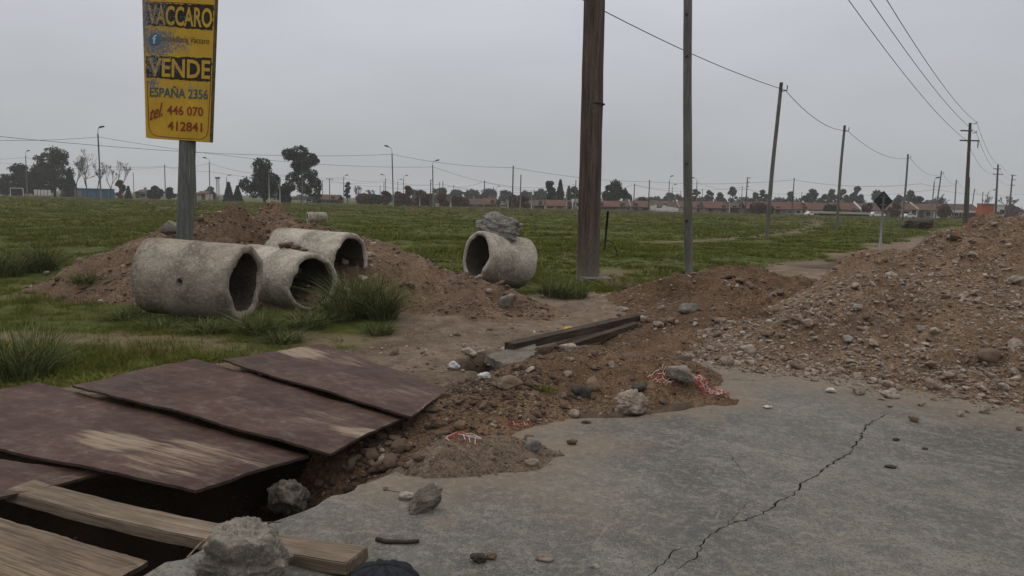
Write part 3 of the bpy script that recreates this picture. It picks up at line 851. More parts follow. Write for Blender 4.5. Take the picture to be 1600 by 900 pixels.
_protos = []
for k in range(7):
    V, F = rock_shape(200 + k, 2, 9, (1, .55 + .07 * (k % 4), .42 + .08 * (k % 5)), .14)
    _protos.append((V, F))
def gn_scatter(name, pts, rots, scl, protos, mat, idx):
    me = bpy.data.meshes.new(name); me.vertices.add(len(pts)); me.vertices.foreach_set('co', np.asarray(pts, np.float32).ravel())
    a = me.attributes.new('rot', 'FLOAT_VECTOR', 'POINT'); a.data.foreach_set('vector', np.asarray(rots, np.float32).ravel())
    a = me.attributes.new('scl', 'FLOAT_VECTOR', 'POINT'); a.data.foreach_set('vector', np.asarray(scl, np.float32).ravel())
    a = me.attributes.new('idx', 'INT', 'POINT'); a.data.foreach_set('value', np.asarray(idx, np.int32))
    me.materials.append(mat)
    o = bpy.data.objects.new(name, me); COL.objects.link(o)
    pc = bpy.data.collections.new(name + '_pieces')
    for i, (V, F) in enumerate(protos):
        pm = bpy.data.meshes.new(name + '_piece'); pm.from_pydata([tuple(v) for v in V], [], [tuple(int(q) for q in f) for f in F]); pm.materials.append(mat); pm.update()
        po = bpy.data.objects.new('%s_piece_%02d' % (name, i), pm); pc.objects.link(po)
    ng = bpy.data.node_groups.new(name, 'GeometryNodeTree')
    ng.interface.new_socket('Geometry', in_out='INPUT', socket_type='NodeSocketGeometry'); ng.interface.new_socket('Geometry', in_out='OUTPUT', socket_type='NodeSocketGeometry')
    gi = ng.nodes.new('NodeGroupInput'); go = ng.nodes.new('NodeGroupOutput'); iop = ng.nodes.new('GeometryNodeInstanceOnPoints')
    m2p = ng.nodes.new('GeometryNodeMeshToPoints')
    ci = ng.nodes.new('GeometryNodeCollectionInfo'); ci.inputs['Collection'].default_value = pc; ci.inputs['Separate Children'].default_value = True; ci.inputs['Reset Children'].default_value = True
    def na(nm, ty):
        q = ng.nodes.new('GeometryNodeInputNamedAttribute'); q.data_type = ty; q.inputs['Name'].default_value = nm; return q.outputs['Attribute']
    e2r = ng.nodes.new('FunctionNodeEulerToRotation'); ng.links.new(na('rot', 'FLOAT_VECTOR'), e2r.inputs[0])
    ng.links.new(gi.outputs[0], m2p.inputs[0]); ng.links.new(m2p.outputs[0], iop.inputs['Points']); ng.links.new(ci.outputs[0], iop.inputs['Instance'])
    iop.inputs['Pick Instance'].default_value = True
    ng.links.new(na('idx', 'INT'), iop.inputs['Instance Index']); ng.links.new(e2r.outputs[0], iop.inputs['Rotation']); ng.links.new(na('scl', 'FLOAT_VECTOR'), iop.inputs['Scale'])
    ng.links.new(iop.outputs[0], go.inputs[0])
    md = o.modifiers.new('scatter', 'NODES'); md.node_group = ng
    return o

def pebbles(name, n, box, keep, smin, smax, pw, mat, seed, label=None):
    rs = np.random.RandomState(seed)
    x = rs.uniform(box[0], box[1], n * 5); y = rs.uniform(box[2], box[3], n * 5)
    w = keep(x, y); m = rs.uniform(size=len(x)) < w
    x, y = x[m][:n], y[m][:n]
    z = surf(x, y)
    s = smin * (1 - rs.uniform(size=len(x)) * (1 - (smin / smax) ** pw)) ** (-1 / pw)
    s = s * .5
    rots = np.column_stack([rs.uniform(-.5, .5, len(x)), rs.uniform(-.5, .5, len(x)), rs.uniform(0, 6.28, len(x))])
    scl = np.column_stack([s * rs.uniform(.8, 1.2, len(x)), s * rs.uniform(.8, 1.2, len(x)), s * rs.uniform(.7, 1.1, len(x))])
    o = gn_scatter(name, np.column_stack([x, y, z + s * .12]), rots, scl, _protos, mat, rs.randint(0, len(_protos), len(x)))
    return tag(o, label, kind='stuff')

def on_heap(nm, lo=.02, hi=9):
    hz = HEAPS[nm][0]
    return lambda x, y: ((hz(x, y) > np.where(inside(x, y, SLAB), 0.0, ground_z(x, y)) + lo)).astype(float)
gb = HEAPS['gravel_heap'][1]
def w_big(x, y):
    hz = HEAPS['gravel_heap'][0]; h = hz(x, y)
    fr = (np.abs(x / np.maximum(y, .1)) < .78) & (y > 3)
    toe = np.exp(-(np.abs(h) / .07) ** 2) * .8
    t = np.where(h > .0, 1.0, smooth(-.10, .0, h) * .35)
    t = t * np.where(np.minimum(HEAPS['dirt_mound'][0](x, y), 9) > h + .03, .06, 1)
    return np.where(fr, np.clip((.55 + toe + .45 * vnoise(x * .9, y * .9, seed=4)) * t, 0, 1), 0) * smooth(22, 8, y)
pebbles('gravel', 52000, (1.2, 13, 3.2, 15), w_big, .013, .10, 1.7, MAT['pebble'], 1, 'gravel and small stones over the big rubble heap')
hb = HEAPS['dirt_heap'][1]
pebbles('rubble', 4500, (hb[0], hb[1], hb[2], hb[3]), lambda x, y: on_heap('dirt_heap')(x, y) * (.4 + .4 * vnoise(x, y, seed=2)), .03, .16, 2.2, MAT['clod'], 2, 'lumps of soil over the long earth heap')
pebbles('rubble', 1800, HEAPS['dirt_mound'][1], lambda x, y: on_heap('dirt_mound')(x, y) * .5, .02, .14, 2.0, MAT['clod'], 3, 'lumps of soil over the low earth mound')
pebbles('gravel', 900, HEAPS['dirt_mound'][1], lambda x, y: on_heap('dirt_mound')(x, y) * (.4 + .6 * vnoise(x * 1.5, y * 1.5, seed=16)), .02, .10, 2.0, MAT['pebble'], 13, 'pale gravel in the low earth mound')
pebbles('gravel', 2200, (hb[0], hb[1], hb[2], hb[3]), lambda x, y: on_heap('dirt_heap')(x, y) * (.4 + .6 * vnoise(x, y, seed=17)), .02, .11, 2.0, MAT['pebble'], 14, 'pale gravel in the long earth heap')
pebbles('gravel', 1300, HEAPS['soil_ridge'][1], lambda x, y: on_heap('soil_ridge', 0)(x, y) * (.4 + .6 * vnoise(x * 2, y * 2, seed=18)), .010, .05, 2.0, MAT['pebble'], 15, 'pale gravel in the soil ridge')
pebbles('rubble', 4200, HEAPS['soil_ridge'][1], lambda x, y: on_heap('soil_ridge', 0)(x, y) * (.5 + .5 * vnoise(x * 2, y * 2, seed=6)), .010, .085, 2.0, MAT['clod'], 4, 'crumbs of soil over the ridge beside the slab')
pebbles('rubble', 420, HEAPS['sand_mound'][1], lambda x, y: on_heap('sand_mound', -.02)(x, y) * .8, .010, .05, 2.0, MAT['clod'], 5, 'crumbs of soil over the small sandy mound')
def w_dirt(x, y):
    d = dirt_mask(x, y); return np.where((~inside(x, y, SLAB)) & (d > .5), np.clip(.5 + .6 * vnoise(x * 1.1, y * 1.1, seed=9), .08, 1), 0) * smooth(20, 7, y) * (np.abs(x / y) < .76)
pebbles('rubble', 1500, (-2, 6, 4.5, 13), lambda x, y: w_dirt(x, y) * smooth(2.6, 1.4, st_of(x, y)[1]), .02, .12, 1.9, MAT['clod'], 16, 'lumps of soil over the filled end of the trench')
pebbles('gravel', 8000, (-3, 9, 3.2, 20), w_dirt, .010, .07, 1.9, MAT['pebble'], 6, 'small stones over the bare earth of the path')
def w_trench(x, y):
    t, s = st_of(x, y); return ((s > 0.02) & (s < 1.5) & (t > -.3) & (t < 3.6) & ~inside(x, y, SLAB)).astype(float)
pebbles('rubble', 1500, (-3, 1, 2.6, 6.5), w_trench, .02, .13, 1.6, MAT['clod_damp'], 7, 'clods of soil lying in the open trench')
def w_slabdeb(x, y):
    toe = smooth(-.7, 0, np.maximum(HEAPS['gravel_heap'][0](x, y), HEAPS['soil_ridge'][0](x, y) - .1))
    return np.where(inside(x, y, SLAB), .012 + .35 * toe ** 3, 0)
pebbles('grit', 900, (-1.5, 7, 2.6, 8), w_slabdeb, .006, .03, 1.8, MAT['pebble'], 8, 'grit and crumbs strewn over the grey slab')

# ------------------------------------------------------------------ formwork boards laid over the trench
def board(name, label, cs, mat, th, blobs, seed, warp=.014):
    P = [Vector((*gp(px, py, z), z)) for px, py, z in cs]
    c = sum(P, Vector()) / 4
    ux = (P[3] - P[0]) + (P[2] - P[1]); ux.normalize()
    n = ux.cross((P[1] - P[0])).normalized()
    if n.z < 0: n = -n
    uy = n.cross(ux)
    R = Matrix((ux, uy, n)).transposed()
    N = 60
    V = []; W = []
    rnd = np.random.RandomState(seed)
    for j in range(N + 1):
        for i in range(N + 1):
            u, v = i / N, j / N
            p = P[0] * (1 - u) * (1 - v) + P[3] * u * (1 - v) + P[2] * u * v + P[1] * (1 - u) * v
            W.append(p)
            q = R.transposed() @ (p - c); V.append([q.x, q.y, q.z])
    V = np.array(V)
    eu = np.tile(np.arange(N + 1) / N, N + 1); ev = np.repeat(np.arange(N + 1) / N, N + 1)
    V[:, 2] += warp * fbm(V[:, 0] * 1.4 + seed, V[:, 1] * 1.4, seed=seed) 
    edge = np.minimum(np.minimum(eu, 1 - eu), np.minimum(ev, 1 - ev))
    fray = (edge < 1e-6)
    V[fray, 0] += .005 * vnoise(V[fray, 0] * 26, V[fray, 1] * 14, seed=seed); V[fray, 1] += .005 * vnoise(V[fray, 0] * 26, V[fray, 1] * 14, seed=seed + 3)
    B = V.copy(); B[:, 2] -= th
    M = (N + 1) ** 2
    F = []; mi = []
    for j in range(N):
        for i in range(N):
            a = j * (N + 1) + i
            F.append((a, a + 1, a + N + 2, a + N + 1)); mi.append(0)
            F.append((a + M, a + N + 1 + M, a + N + 2 + M, a + 1 + M)); mi.append(1)
    def side(idx):
        for a, b in zip(idx[:-1], idx[1:]):
            F.append((b, a, a + M, b + M)); mi.append(1)
    side(list(range(N + 1))); side([(N + 1) * k + N for k in range(N + 1)])
    side(list(range(M - 1, M - N - 2, -1))); side([(N + 1) * k for k in range(N, -1, -1)])
    o = mk(name, np.concatenate([V, B]), F, [mat, MAT['ply_edge']])
    o.data.polygons.foreach_set('material_index', np.array(mi, np.int32))
    bm = bmesh.new(); bm.from_mesh(o.data); bmesh.ops.recalc_face_normals(bm, faces=bm.faces); bm.to_mesh(o.data); bm.free()
    W = np.array([w[:] for w in W]); mud = np.zeros(M)
    for (px, py, rx, ry, k) in blobs:
        q = Vector((*gp(px, py, .07), .07)); l = R.transposed() @ (q - c)
        d = np.hypot((V[:, 0] - l.x) / rx, (V[:, 1] - l.y) / ry)
        mud = np.maximum(mud, k * np.clip(1.55 - d, 0, 1))
    mud = np.maximum(mud, .70 * np.clip(1.1 - edge / .022, 0, 1) * (.6 + .5 * vnoise(V[:, 0] * 5, V[:, 1] * 5, seed=seed + 8)))
    fattr(o, 'mud', np.concatenate([mud, mud]))
    o.matrix_world = Matrix.Translation(c) @ R.to_4x4()
    return tag(o, label, 'board', 'formwork boards bridging the trench')
MB_ = MAT['board']
board('plywood_board', 'maroon board farthest up the trench, its top corner caked with beige mud',
      [(348, 561, .12), (505, 538, .04), (702, 609, .06), (642, 651, .13)], MB_, .016,
      [(470, 550, .42, .22, 1), (540, 562, .5, .2, .6), (640, 620, .5, .25, .5)], 1)
board('plywood_board', 'broad maroon board with one beige muddy corner hanging over the trench soil',
      [(113, 602, .09), (305, 560, .04), (627, 656, .08), (516, 706, .12)], MB_, .016,
      [(570, 686, .36, .10, .95), (500, 660, .5, .3, .5), (300, 590, .4, .3, .3), (200, 610, .3, .2, .3)], 2)
board('plywood_board', 'maroon board with a large smeared patch of beige mud at its lower end',
      [(-190, 655, .05), (60, 596, .03), (482, 712, .05), (306, 769, .08)], MB_, .017,
      [(185, 688, .40, .17, .95), (290, 705, .55, .22, .7), (250, 730, .4, .16, .68), (380, 715, .35, .14, .6)], 3)
board('plywood_board', 'maroon board tucked lowest under the mud smeared one with pale scuffs',
      [(-420, 790, .03), (-250, 690, .02), (163, 738, .03), (-30, 781, .04)], MB_, .016,
      [(60, 735, .35, .15, .42)], 4)
board('plywood_board', 'bare unpainted plywood board with sandy wood grain in the bottom corner',
      [(-260, 800, .01), (-60, 790, .01), (231, 879, .01), (120, 945, .02)], MAT['board_raw'], .022,
      [(80, 840, .9, .5, .4)], 5, .006)

def timber(name, label, path, w, h, mat, cat='plank', sag=0.0, twist=0.0):
    pts = [Vector(p) for p in path]
    a, b = pts[0], pts[-1]; x = (b - a); L = x.length; x.normalize()
    y = Vector((0, 0, 1)).cross(x).normalized(); z = x.cross(y)
    R = Matrix((x, y, z)).transposed(); N = 28
    V = []
    for i in range(N + 1):
        u = i / N; dz = -sag * 4 * u * (1 - u)
        for (sy, sz) in ((-1, -1), (1, -1), (1, 1), (-1, 1)):
            e = .0012 * math.sin(i * 2.1 + sy) + .0012 * math.sin(i * 5.3 + sz)
            V.append((u * L, sy * w / 2 + e, sz * h / 2 - h / 2 + dz + e * .6))
    F = [(0, 3, 2, 1), (N * 4, N * 4 + 1, N * 4 + 2, N * 4 + 3)]
    for i in range(N):
        for k in range(4): F.append((i * 4 + k, i * 4 + (k + 1) % 4, (i + 1) * 4 + (k + 1) % 4, (i + 1) * 4 + k))
    o = mk(name, V, F, mat)
    bm = bmesh.new(); bm.from_mesh(o.data); bmesh.ops.recalc_face_normals(bm, faces=bm.faces)
    bmesh.ops.bevel(bm, geom=[e for e in bm.edges if len(e.link_faces) == 2 and e.calc_face_angle() > .9], offset=.005, segments=2, affect='EDGES')
    bm.to_mesh(o.data); bm.free()
    o.matrix_world = Matrix.Translation(a) @ R.to_4x4()
    return tag(o, label, cat)
pa = Vector((*gp(30, 757, .03), .03)); pb = Vector((*gp(560, 866, .075), .075))
timber('wooden_plank', 'sagging sandy wooden plank laid across the trench onto the grey slab', [pa, pb], .165, .06, MAT['plank'], sag=.035)
ba = hit(796, 541); ba.z = .24; bb = at(1002, 488, 10.4)
timber('timber_beam', 'dark wet timber beam lying over the concrete fragment and the hole', [Vector((*gp(796, 536, .11), .11)), Vector((*gp(1002, 490, .13), .13))], .14, .085, MAT['beam'], 'beam')
timber('timber_beam', 'thinner dark timber lying half buried below the heavier beam', [Vector((*gp(872, 542, .04), .04)), Vector((*gp(996, 503, .08), .08))], .10, .07, MAT['beam'], 'beam')

# ------------------------------------------------------------------ concrete pipes
def pipe(label, front, back, ro, ri, mat, seed, ro_b=None, hole=None, rim_noise=.012, group='concrete drain pipes dumped beside the earth heap'):
    A, B = at(*front), at(*back)
    x = (B - A); L = x.length; x.normalize(); y = Vector((0, 0, 1)).cross(x).normalized(); z = x.cross(y)
    R = Matrix((x, y, z)).transposed()
    ro_b = ro_b or ro
    K, S = 72, 26
    prof = [(0.03, ri), (.0, ri + .018), (0.0, ro - .022), (.018, ro)]
    for i in range(1, S): prof.append((.018 + (L - .036) * i / S, ro + (ro_b - ro) * i / S))
    prof += [(L - .018, ro_b), (L, ro_b - .02), (L, ri + .02), (L - .03, ri)]
    for i in range(1, 12): prof.append((L - .03 - (L - .06) * i / 12, ri))
    V = []
    P = len(prof)
    for i, (px, pr) in enumerate(prof):
        for k in range(K):
            an = 2 * math.pi * k / K
            V.append((px, pr * math.cos(an), pr * math.sin(an)))
    V = np.array(V)
    d = .010 * fbm(V[:, 0] * 3 + seed, V[:, 1] * 3, V[:, 2] * 3, 4, seed)
    rimw = np.exp(-np.minimum(V[:, 0], L - V[:, 0]) / .05)
    d2 = rim_noise * np.minimum(0, fbm(V[:, 1] * 6 + seed, V[:, 2] * 6, oct=4, seed=seed + 5)) * rimw * 2
    rad = np.hypot(V[:, 1], V[:, 2])
    V[:, 1] *= 1 + (d + d2) / rad; V[:, 2] *= 1 + (d + d2) / rad
    V[:, 0] += rimw * rim_noise * fbm(V[:, 1] * 5, V[:, 2] * 5, oct=4, seed=seed + 9) * np.where(V[:, 0] < L / 2, 1, -1)
    F = []
    for i in range(P):
        for k in range(K):
            F.append((i * K + k, i * K + (k + 1) % K, ((i + 1) % P) * K + (k + 1) % K, ((i + 1) % P) * K + k))
    o = mk('concrete_pipe', V, F, [mat, MAT['pipe_bore_shade']], smooth=True)
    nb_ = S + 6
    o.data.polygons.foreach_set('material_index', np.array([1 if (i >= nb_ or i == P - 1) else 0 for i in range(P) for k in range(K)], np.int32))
    bm = bmesh.new(); bm.from_mesh(o.data); bmesh.ops.recalc_face_normals(bm, faces=bm.faces); bm.to_mesh(o.data); bm.free()
    o.matrix_world = Matrix.Translation(A) @ R.to_4x4()
    tag(o, label, 'concrete pipe', group)
    if hole:
        # bored lifting hole: cut through the wall along the local direction that faces the given photo point
        Mi = o.matrix_world.inverted(); v = Vector(ray(hole[0], hole[1])); o0 = Mi @ Vector((0, 0, CAMH)); dv = (Mi.to_3x3() @ v).normalized()
        best = None
        for t in np.linspace(5, 15, 4000):
            q = o0 + dv * t
            if math.hypot(q.y, q.z) < ro: best = q; break
        rd = Vector((0, best.y, best.z)).normalized()
        cm = MB(); cm.tube([Vector((best.x, 0, 0)) + rd * (ri - .03), Vector((best.x, 0, 0)) + rd * (ro + .1)], .034, 20)
        cme = bpy.data.meshes.new('cut'); cme.from_pydata(cm.V, [], cm.F)
        bm = bmesh.new(); bm.from_mesh(cme); bmesh.ops.recalc_face_normals(bm, faces=bm.faces); bm.to_mesh(cme); bm.free()
        co = bpy.data.objects.new('cut', cme); COL.objects.link(co); co.matrix_world = o.matrix_world
        md = o.modifiers.new('b', 'BOOLEAN'); md.object = co; md.solver = 'EXACT'; md.operation = 'DIFFERENCE'
        bpy.context.view_layer.update()
        dg = bpy.context.evaluated_depsgraph_get()
        nm = bpy.data.meshes.new_from_object(o.evaluated_get(dg))
        o.modifiers.clear(); o.data = nm
        bpy.data.objects.remove(co)
        rg = MB(); c0 = Vector((best.x, 0, 0)) + rd * (ro + .001)
        a1 = Vector((1, 0, 0)); a2 = rd.cross(a1)
        rg.tube([c0 + (a1 * math.cos(t) + a2 * math.sin(t)) * .040 for t in np.linspace(0, 2 * math.pi, 25)], .007, 6, False)
        ring = mk('hole_collar', rg.V, rg.F, MAT['footing'], smooth=True); ring.parent = o
    return o
pipe('largest concrete pipe, nearest of three, with a small round lifting hole', (384, 443, 9.5), (238, 429, 9.66), .50, .385, MAT['pipe'], 1, hole=(281, 440), rim_noise=.022)
pipe('middle concrete pipe of the three with a chipped side and soil on top', (489, 443, 10.5), (392, 424, 11.5), .435, .355, MAT['pipe2'], 2, rim_noise=.03)
pipe('rearmost concrete pipe of the three with tall grass at its mouth', (549, 411, 11.4), (440, 401, 11.95), .47, .385, MAT['pipe2'], 3, rim_noise=.025)
pipe('lone concrete pipe with a lump of rubble on top', (744, 400, 13.0), (815, 412, 13.6), .455, .365, MAT['pipe2'], 4, ro_b=.475, rim_noise=.02)
pc_ = pipe('pale concrete pipe mostly buried behind the earth heap', (510, 340, 14.2), (480, 340, 14.0), .10, .06, MAT['pipe2'], 5)
# soil clods on the middle pipe
for i, (px, py, s) in enumerate(((448, 381, .16), (462, 385, .12), (440, 383, .10), (474, 389, .09))):
    p = at(px, py, 10.95); rock('soil_clod', 'brown soil clods lying on the back of the middle concrete pipe', p - Vector((0, 0, s * .35)), (s * 1.5, s, s * .7), MAT['clod'], 300 + i, 'soil clod', group='soil clods on the middle pipe')
p = at(775, 364, 13.3)
rock('rubble_lump', 'jagged dark grey rubble lump perched on the lone pipe', p + Vector((0.03, 0.0, -.16)), (1.0, .55, .50), MAT['rubble'], 17, 'rubble', rot=(0, .14, -.3), sub=5, sink=.2, planes=14, rough=.34)

# ------------------------------------------------------------------ loose stones, slabs and litter
def rk(name, label, px, py, wpx, size, mat, seed, cat='stone', rot=(0, 0, 0), sub=3, sink=.35, group=None, rough=.12, planes=11, dz=0):
    p = hit(px, py); k = wpx / FPX * p.y
    sz = (k * size[0], k * size[1], k * size[2])
    return rock(name, label, p + Vector((0, k * size[1] * .25, dz)), sz, mat, seed, cat, rot, sub, sink, group, planes, rough)
o = rock('concrete_boulder', 'big rough grey concrete lump at the bottom edge beside the plank', Vector((-1.055, 2.86, -.03)), (.50, .38, .36), MAT['chunk'], 23, 'boulder', rot=(.1, .1, .2), sub=6, sink=0, planes=18, rough=.22)
rock('concrete_chunk', 'upright grey concrete chunk standing in the trench under the boards', at(457, 812, 4.12), (.23, .18, .27), MAT['chunk_mid'], 24, 'concrete chunk', rot=(0, -.35, .3), sub=5, sink=0, rough=.34)
rk('slab_fragment', 'dark grey wedge of broken slab lying on the road', 660, 800, 62, (1.0, .5, .62), MAT['chunk_mid'], 41, 'concrete chunk', rot=(.3, -.45, .5), sub=5, sink=.1, rough=.22, planes=7)
rk('pale_stone', 'cream stone beside the dark wedge of broken slab', 637, 783, 28, (1, .8, .62), MAT['stone'], 26, sub=4)
rk('soil_clod', 'small dark clod on the road near the trench', 602, 768, 11, (1, .9, .8), MAT['clod'], 27, 'soil clod')
rk('pale_stone', 'large cream two lobed rock at the foot of the soil ridge', 988, 648, 60, (1.05, .7, .66), MAT['stone'], 28, sub=5, planes=14, rough=.4)
rk('pale_stone', 'rounded brownish stone low on the ridge left of the cream rock', 897, 652, 20, (1, .9, .8), MAT['stone'], 29)
rk('brown_stone', 'ochre brown stone set in the flank of the soil ridge', 926, 610, 28, (1, .8, .9), MAT['stone_brown'], 30)
rk('black_clod', 'crumbling black asphalt lump on the soil ridge by the ochre stone', 904, 620, 30, (1, .7, .8), MAT['chunk_dark'], 31, 'asphalt lump', rough=.4)
rk('black_clod', 'black asphalt lump half sunk near the orange netting', 998, 615, 26, (1, .7, .7), MAT['chunk_dark'], 32, 'asphalt lump', rough=.4)
rk('soil_clod', 'biggest brown clod on the crest of the soil ridge', 790, 608, 46, (1, .7, .6), MAT['clod'], 33, 'soil clod', sub=4, rough=.2)
rk('pale_stone', 'cream stone standing out on the crest of the soil ridge', 955, 575, 13, (.9, .7, 1.1), MAT['stone'], 34)
rk('pale_stone', 'small cream stone on the ridge flank above the ochre one', 886, 588, 14, (1.1, .7, .8), MAT['stone'], 35)
rk('pale_stone', 'flat tan stone beside the dark timber on the ridge', 888, 548, 26, (1, .7, .6), MAT['stone'], 36)
rk('brown_stone', 'ochre stone at the trench end of the soil ridge', 719, 671, 20, (1, .9, 1), MAT['stone_brown'], 37)
rk('pale_stone', 'pale stone wedged at the far end of the dark beam', 1006, 503, 17, (1, .9, .9), MAT['stone'], 38)
rk('pale_stone', 'white flattish stone lying above the dark beam on the path', 974, 487, 20, (1.1, .8, .5), MAT['stone'], 39)
rk('pale_stone', 'tan stone lying among clods in the half filled trench', 608, 728, 34, (1, .7, .6), MAT['stone'], 40, sub=4)
rk('pale_stone', 'small pale stone lying just under the muddy board corner', 597, 707, 10, (1, .9, .9), MAT['stone'], 42)
rk('grey_stone', 'dark grey stone on the right end of the sandy mound', 832, 705, 26, (1, .8, .9), MAT['stone_grey'], 43)
rk('pale_stone', 'pale stone below the dark grey one on the sandy mound', 832, 728, 24, (1, .7, .6), MAT['stone'], 44)
rk('brown_stone', 'round brown clod topping the sandy mound', 826, 692, 22, (1, .8, .7), MAT['clod'], 45, 'soil clod')
rk('soil_clod', 'flat brown clod alone on the road right of the sandy mound', 895, 694, 20, (1, .6, .5), MAT['clod'], 46, 'soil clod', rough=.3)
rk('sandy_clod', 'pale sandy clod on the road at the bottom edge', 848, 878, 30, (1, .6, .4), MAT['stone'], 47, 'soil clod', rough=.3)
rk('sandy_clod', 'small sandy clod beside the bottom edge right of the larger one', 930, 889, 17, (1, .6, .5), MAT['stone'], 48, 'soil clod')
rk('grey_stone', 'bluish grey block half buried in the earth mound', 1076, 488, 38, (1.1, .6, .45), MAT['stone_grey'], 49, 'concrete chunk')
rk('grey_stone', 'bluish grey slab leaning on the toe of the long earth heap', 790, 480, 30, (.8, .6, 1.0), MAT['stone_grey'], 50, 'concrete chunk', rot=(0, .7, 0))
rk('pale_stone', 'pale stone by the grass at the foot of the post', 846, 466, 9, (1, .8, .8), MAT['stone'], 51)
rk('concrete_chunk', 'pale weathered chunk on the left shoulder of the earth heap', 266, 364, 34, (1.2, .6, .7), MAT['chunk'], 52, 'concrete chunk')
rk('pale_stone', 'small pale upright stone where the heap meets the grass', 124, 412, 10, (.7, .6, 1.6), MAT['stone'], 53)
rk('pale_stone', 'small whitish stone in the grass beside the dark tussock', 70, 430, 11, (1, .7, .8), MAT['stone'], 54)
# named rocks on the big rubble heap
for i, (px, py, w, lab, mt) in enumerate((
        (1390, 606, 24, 'tan block near the toe of the rubble heap', 'stone'), (1460, 610, 32, 'broad tan stone at the lower edge of the rubble heap', 'stone'),
        (1505, 592, 17, 'pale round stone low on the rubble heap', 'stone'), (1548, 568, 46, 'largest brown lump half sunk in the rubble heap', 'clod'),
        (1340, 592, 18, 'cream stone by the slab under the rubble heap', 'stone'), (1138, 572, 26, 'pale stone at the left tip of the rubble heap', 'stone'),
        (1110, 548, 17, 'rounded stone at the far left tip of the rubble heap', 'stone'), (1168, 552, 30, 'flat tan stone above the left tip of the rubble heap', 'stone'),
        (1440, 518, 22, 'bluish flat stone in the middle of the rubble heap', 'stone_grey'), (1325, 535, 24, 'grey stone halfway down the rubble heap', 'stone_grey'),
        (1590, 480, 20, 'pale stone on the rubble heap at the picture edge', 'stone'), (1578, 445, 15, 'small pale stone high at the picture edge of the rubble heap', 'stone'),
        (1522, 400, 14, 'white chip near the top of the rubble heap', 'stone'), (1487, 374, 15, 'flat white stone below the crest of the rubble heap', 'stone'),
        (1340, 452, 18, 'tan stone on the left shoulder of the rubble heap', 'stone'), (1355, 510, 14, 'pale stone in the middle of the rubble heap face', 'stone'),
        (1430, 660, 20, 'dark brown clod at the slab edge of the rubble heap', 'clod'), (1594, 672, 12, 'dark clod on the slab at the picture edge', 'clod'))):
    rk('stone' if mt != 'clod' else 'soil_clod', lab, px, py, w, (1, .75, .62), MAT[mt], 400 + i, 'stone' if mt != 'clod' else 'soil clod', rot=(0, 0, i * 1.3), sub=3, rough=.16)
# unnamed medium stones that nothing tells apart
rs = np.random.RandomState(77)
def scatter_stones(n, region, label, group, mats, smin, smax, seed):
    rs = np.random.RandomState(seed); c = 0
    for k in range(n * 8):
        if c >= n: break
        px, py = rs.uniform(region[0], region[2]), rs.uniform(region[1], region[3])
        if not inside(np.array([px]), np.array([py]), region[4])[0]: continue
        p = hit(px, py)
        s = smin * (smax / smin) ** (rs.uniform() ** 2.2)
        o = rock('stone', label, p, (s * rs.uniform(.9, 1.4), s * rs.uniform(.7, 1), s * rs.uniform(.5, .8)), MAT[mats[k % len(mats)]], 500 + seed * 50 + k % 40, 'stone', (rs.uniform(-.4, .4), rs.uniform(-.4, .4), rs.uniform(0, 6)), 3, .4, group, 12, .2)
        c += 1
scatter_stones(115, (1100, 340, 1600, 660, [(1115, 545), (1250, 462), (1400, 392), (1560, 340), (1600, 345), (1600, 660), (1400, 640), (1200, 590), (1120, 575)]),
               'fist sized pale stone scattered on the big rubble heap', 'pale stones on the rubble heap', ['stone', 'stone', 'clod', 'stone'], .05, .17, 1)
scatter_stones(36, (690, 530, 1060, 680, [(720, 650), (760, 600), (870, 545), (960, 548), (1040, 590), (1000, 640), (800, 670)]),
               'small pale stone studding the brown soil ridge', 'stones in the soil ridge', ['stone', 'clod', 'clod'], .03, .09, 2)
scatter_stones(34, (960, 415, 1300, 545, [(980, 480), (1090, 425), (1290, 450), (1240, 475), (1130, 530), (1020, 520)]),
               'small pale stone on the low earth mound', 'stones on the earth mound', ['stone', 'clod', 'clod'], .06, .18, 3)
scatter_stones(36, (130, 340, 830, 500, [(130, 415), (260, 365), (580, 385), (640, 400), (700, 410), (820, 480), (640, 480), (200, 420)]),
               'small lump of stone on the long earth heap', 'stones on the earth heap', ['stone', 'clod', 'clod'], .07, .24, 4)
scatter_stones(22, (560, 470, 900, 600, [(560, 545), (700, 570), (760, 600), (830, 530), (900, 500), (880, 490), (700, 520)]),
               'small stone on the bare earth beside the trench', 'stones on the bare earth', ['stone', 'clod'], .04, .13, 5)
scatter_stones(45, (430, 680, 680, 800, [(440, 790), (560, 712), (650, 660), (660, 720), (560, 760)]),
               'damp brown clod lying in the half filled trench', 'clods in the trench', ['clod_damp'], .04, .15, 6)

# concrete fragment bridging the hole
P4 = [gp(757, 552, .16), gp(835, 532, .16), gp(842, 548, .16), gp(792, 566, .16)]
c = np.mean(P4, 0)
V = []; 
ol = densify([tuple(c + (np.array(p) - c) * 1.05) for p in (gp(762, 541, .12), gp(838, 524, .12), gp(835, 545, .12), gp(800, 562, .12))], .06, .02, 8, True)
n_ = len(ol); V = [(x, y, .045 + .02 * math.sin(5 * x)) for x, y in ol] + [(x + .03 * math.sin(9 * y), y + .02 * math.sin(13 * x), -.03 + .03 * math.sin(11 * x)) for x, y in ol]
mk_o = mk('concrete_fragment', V, [tuple(range(n_)), tuple(range(2 * n_ - 1, n_ - 1, -1))] + [((i + 1) % n_, i, i + n_, (i + 1) % n_ + n_) for i in range(n_)], MAT['chunk_mid'])
tag(mk_o, 'broken concrete slab bridging a dark hole beside the beam', 'concrete chunk')

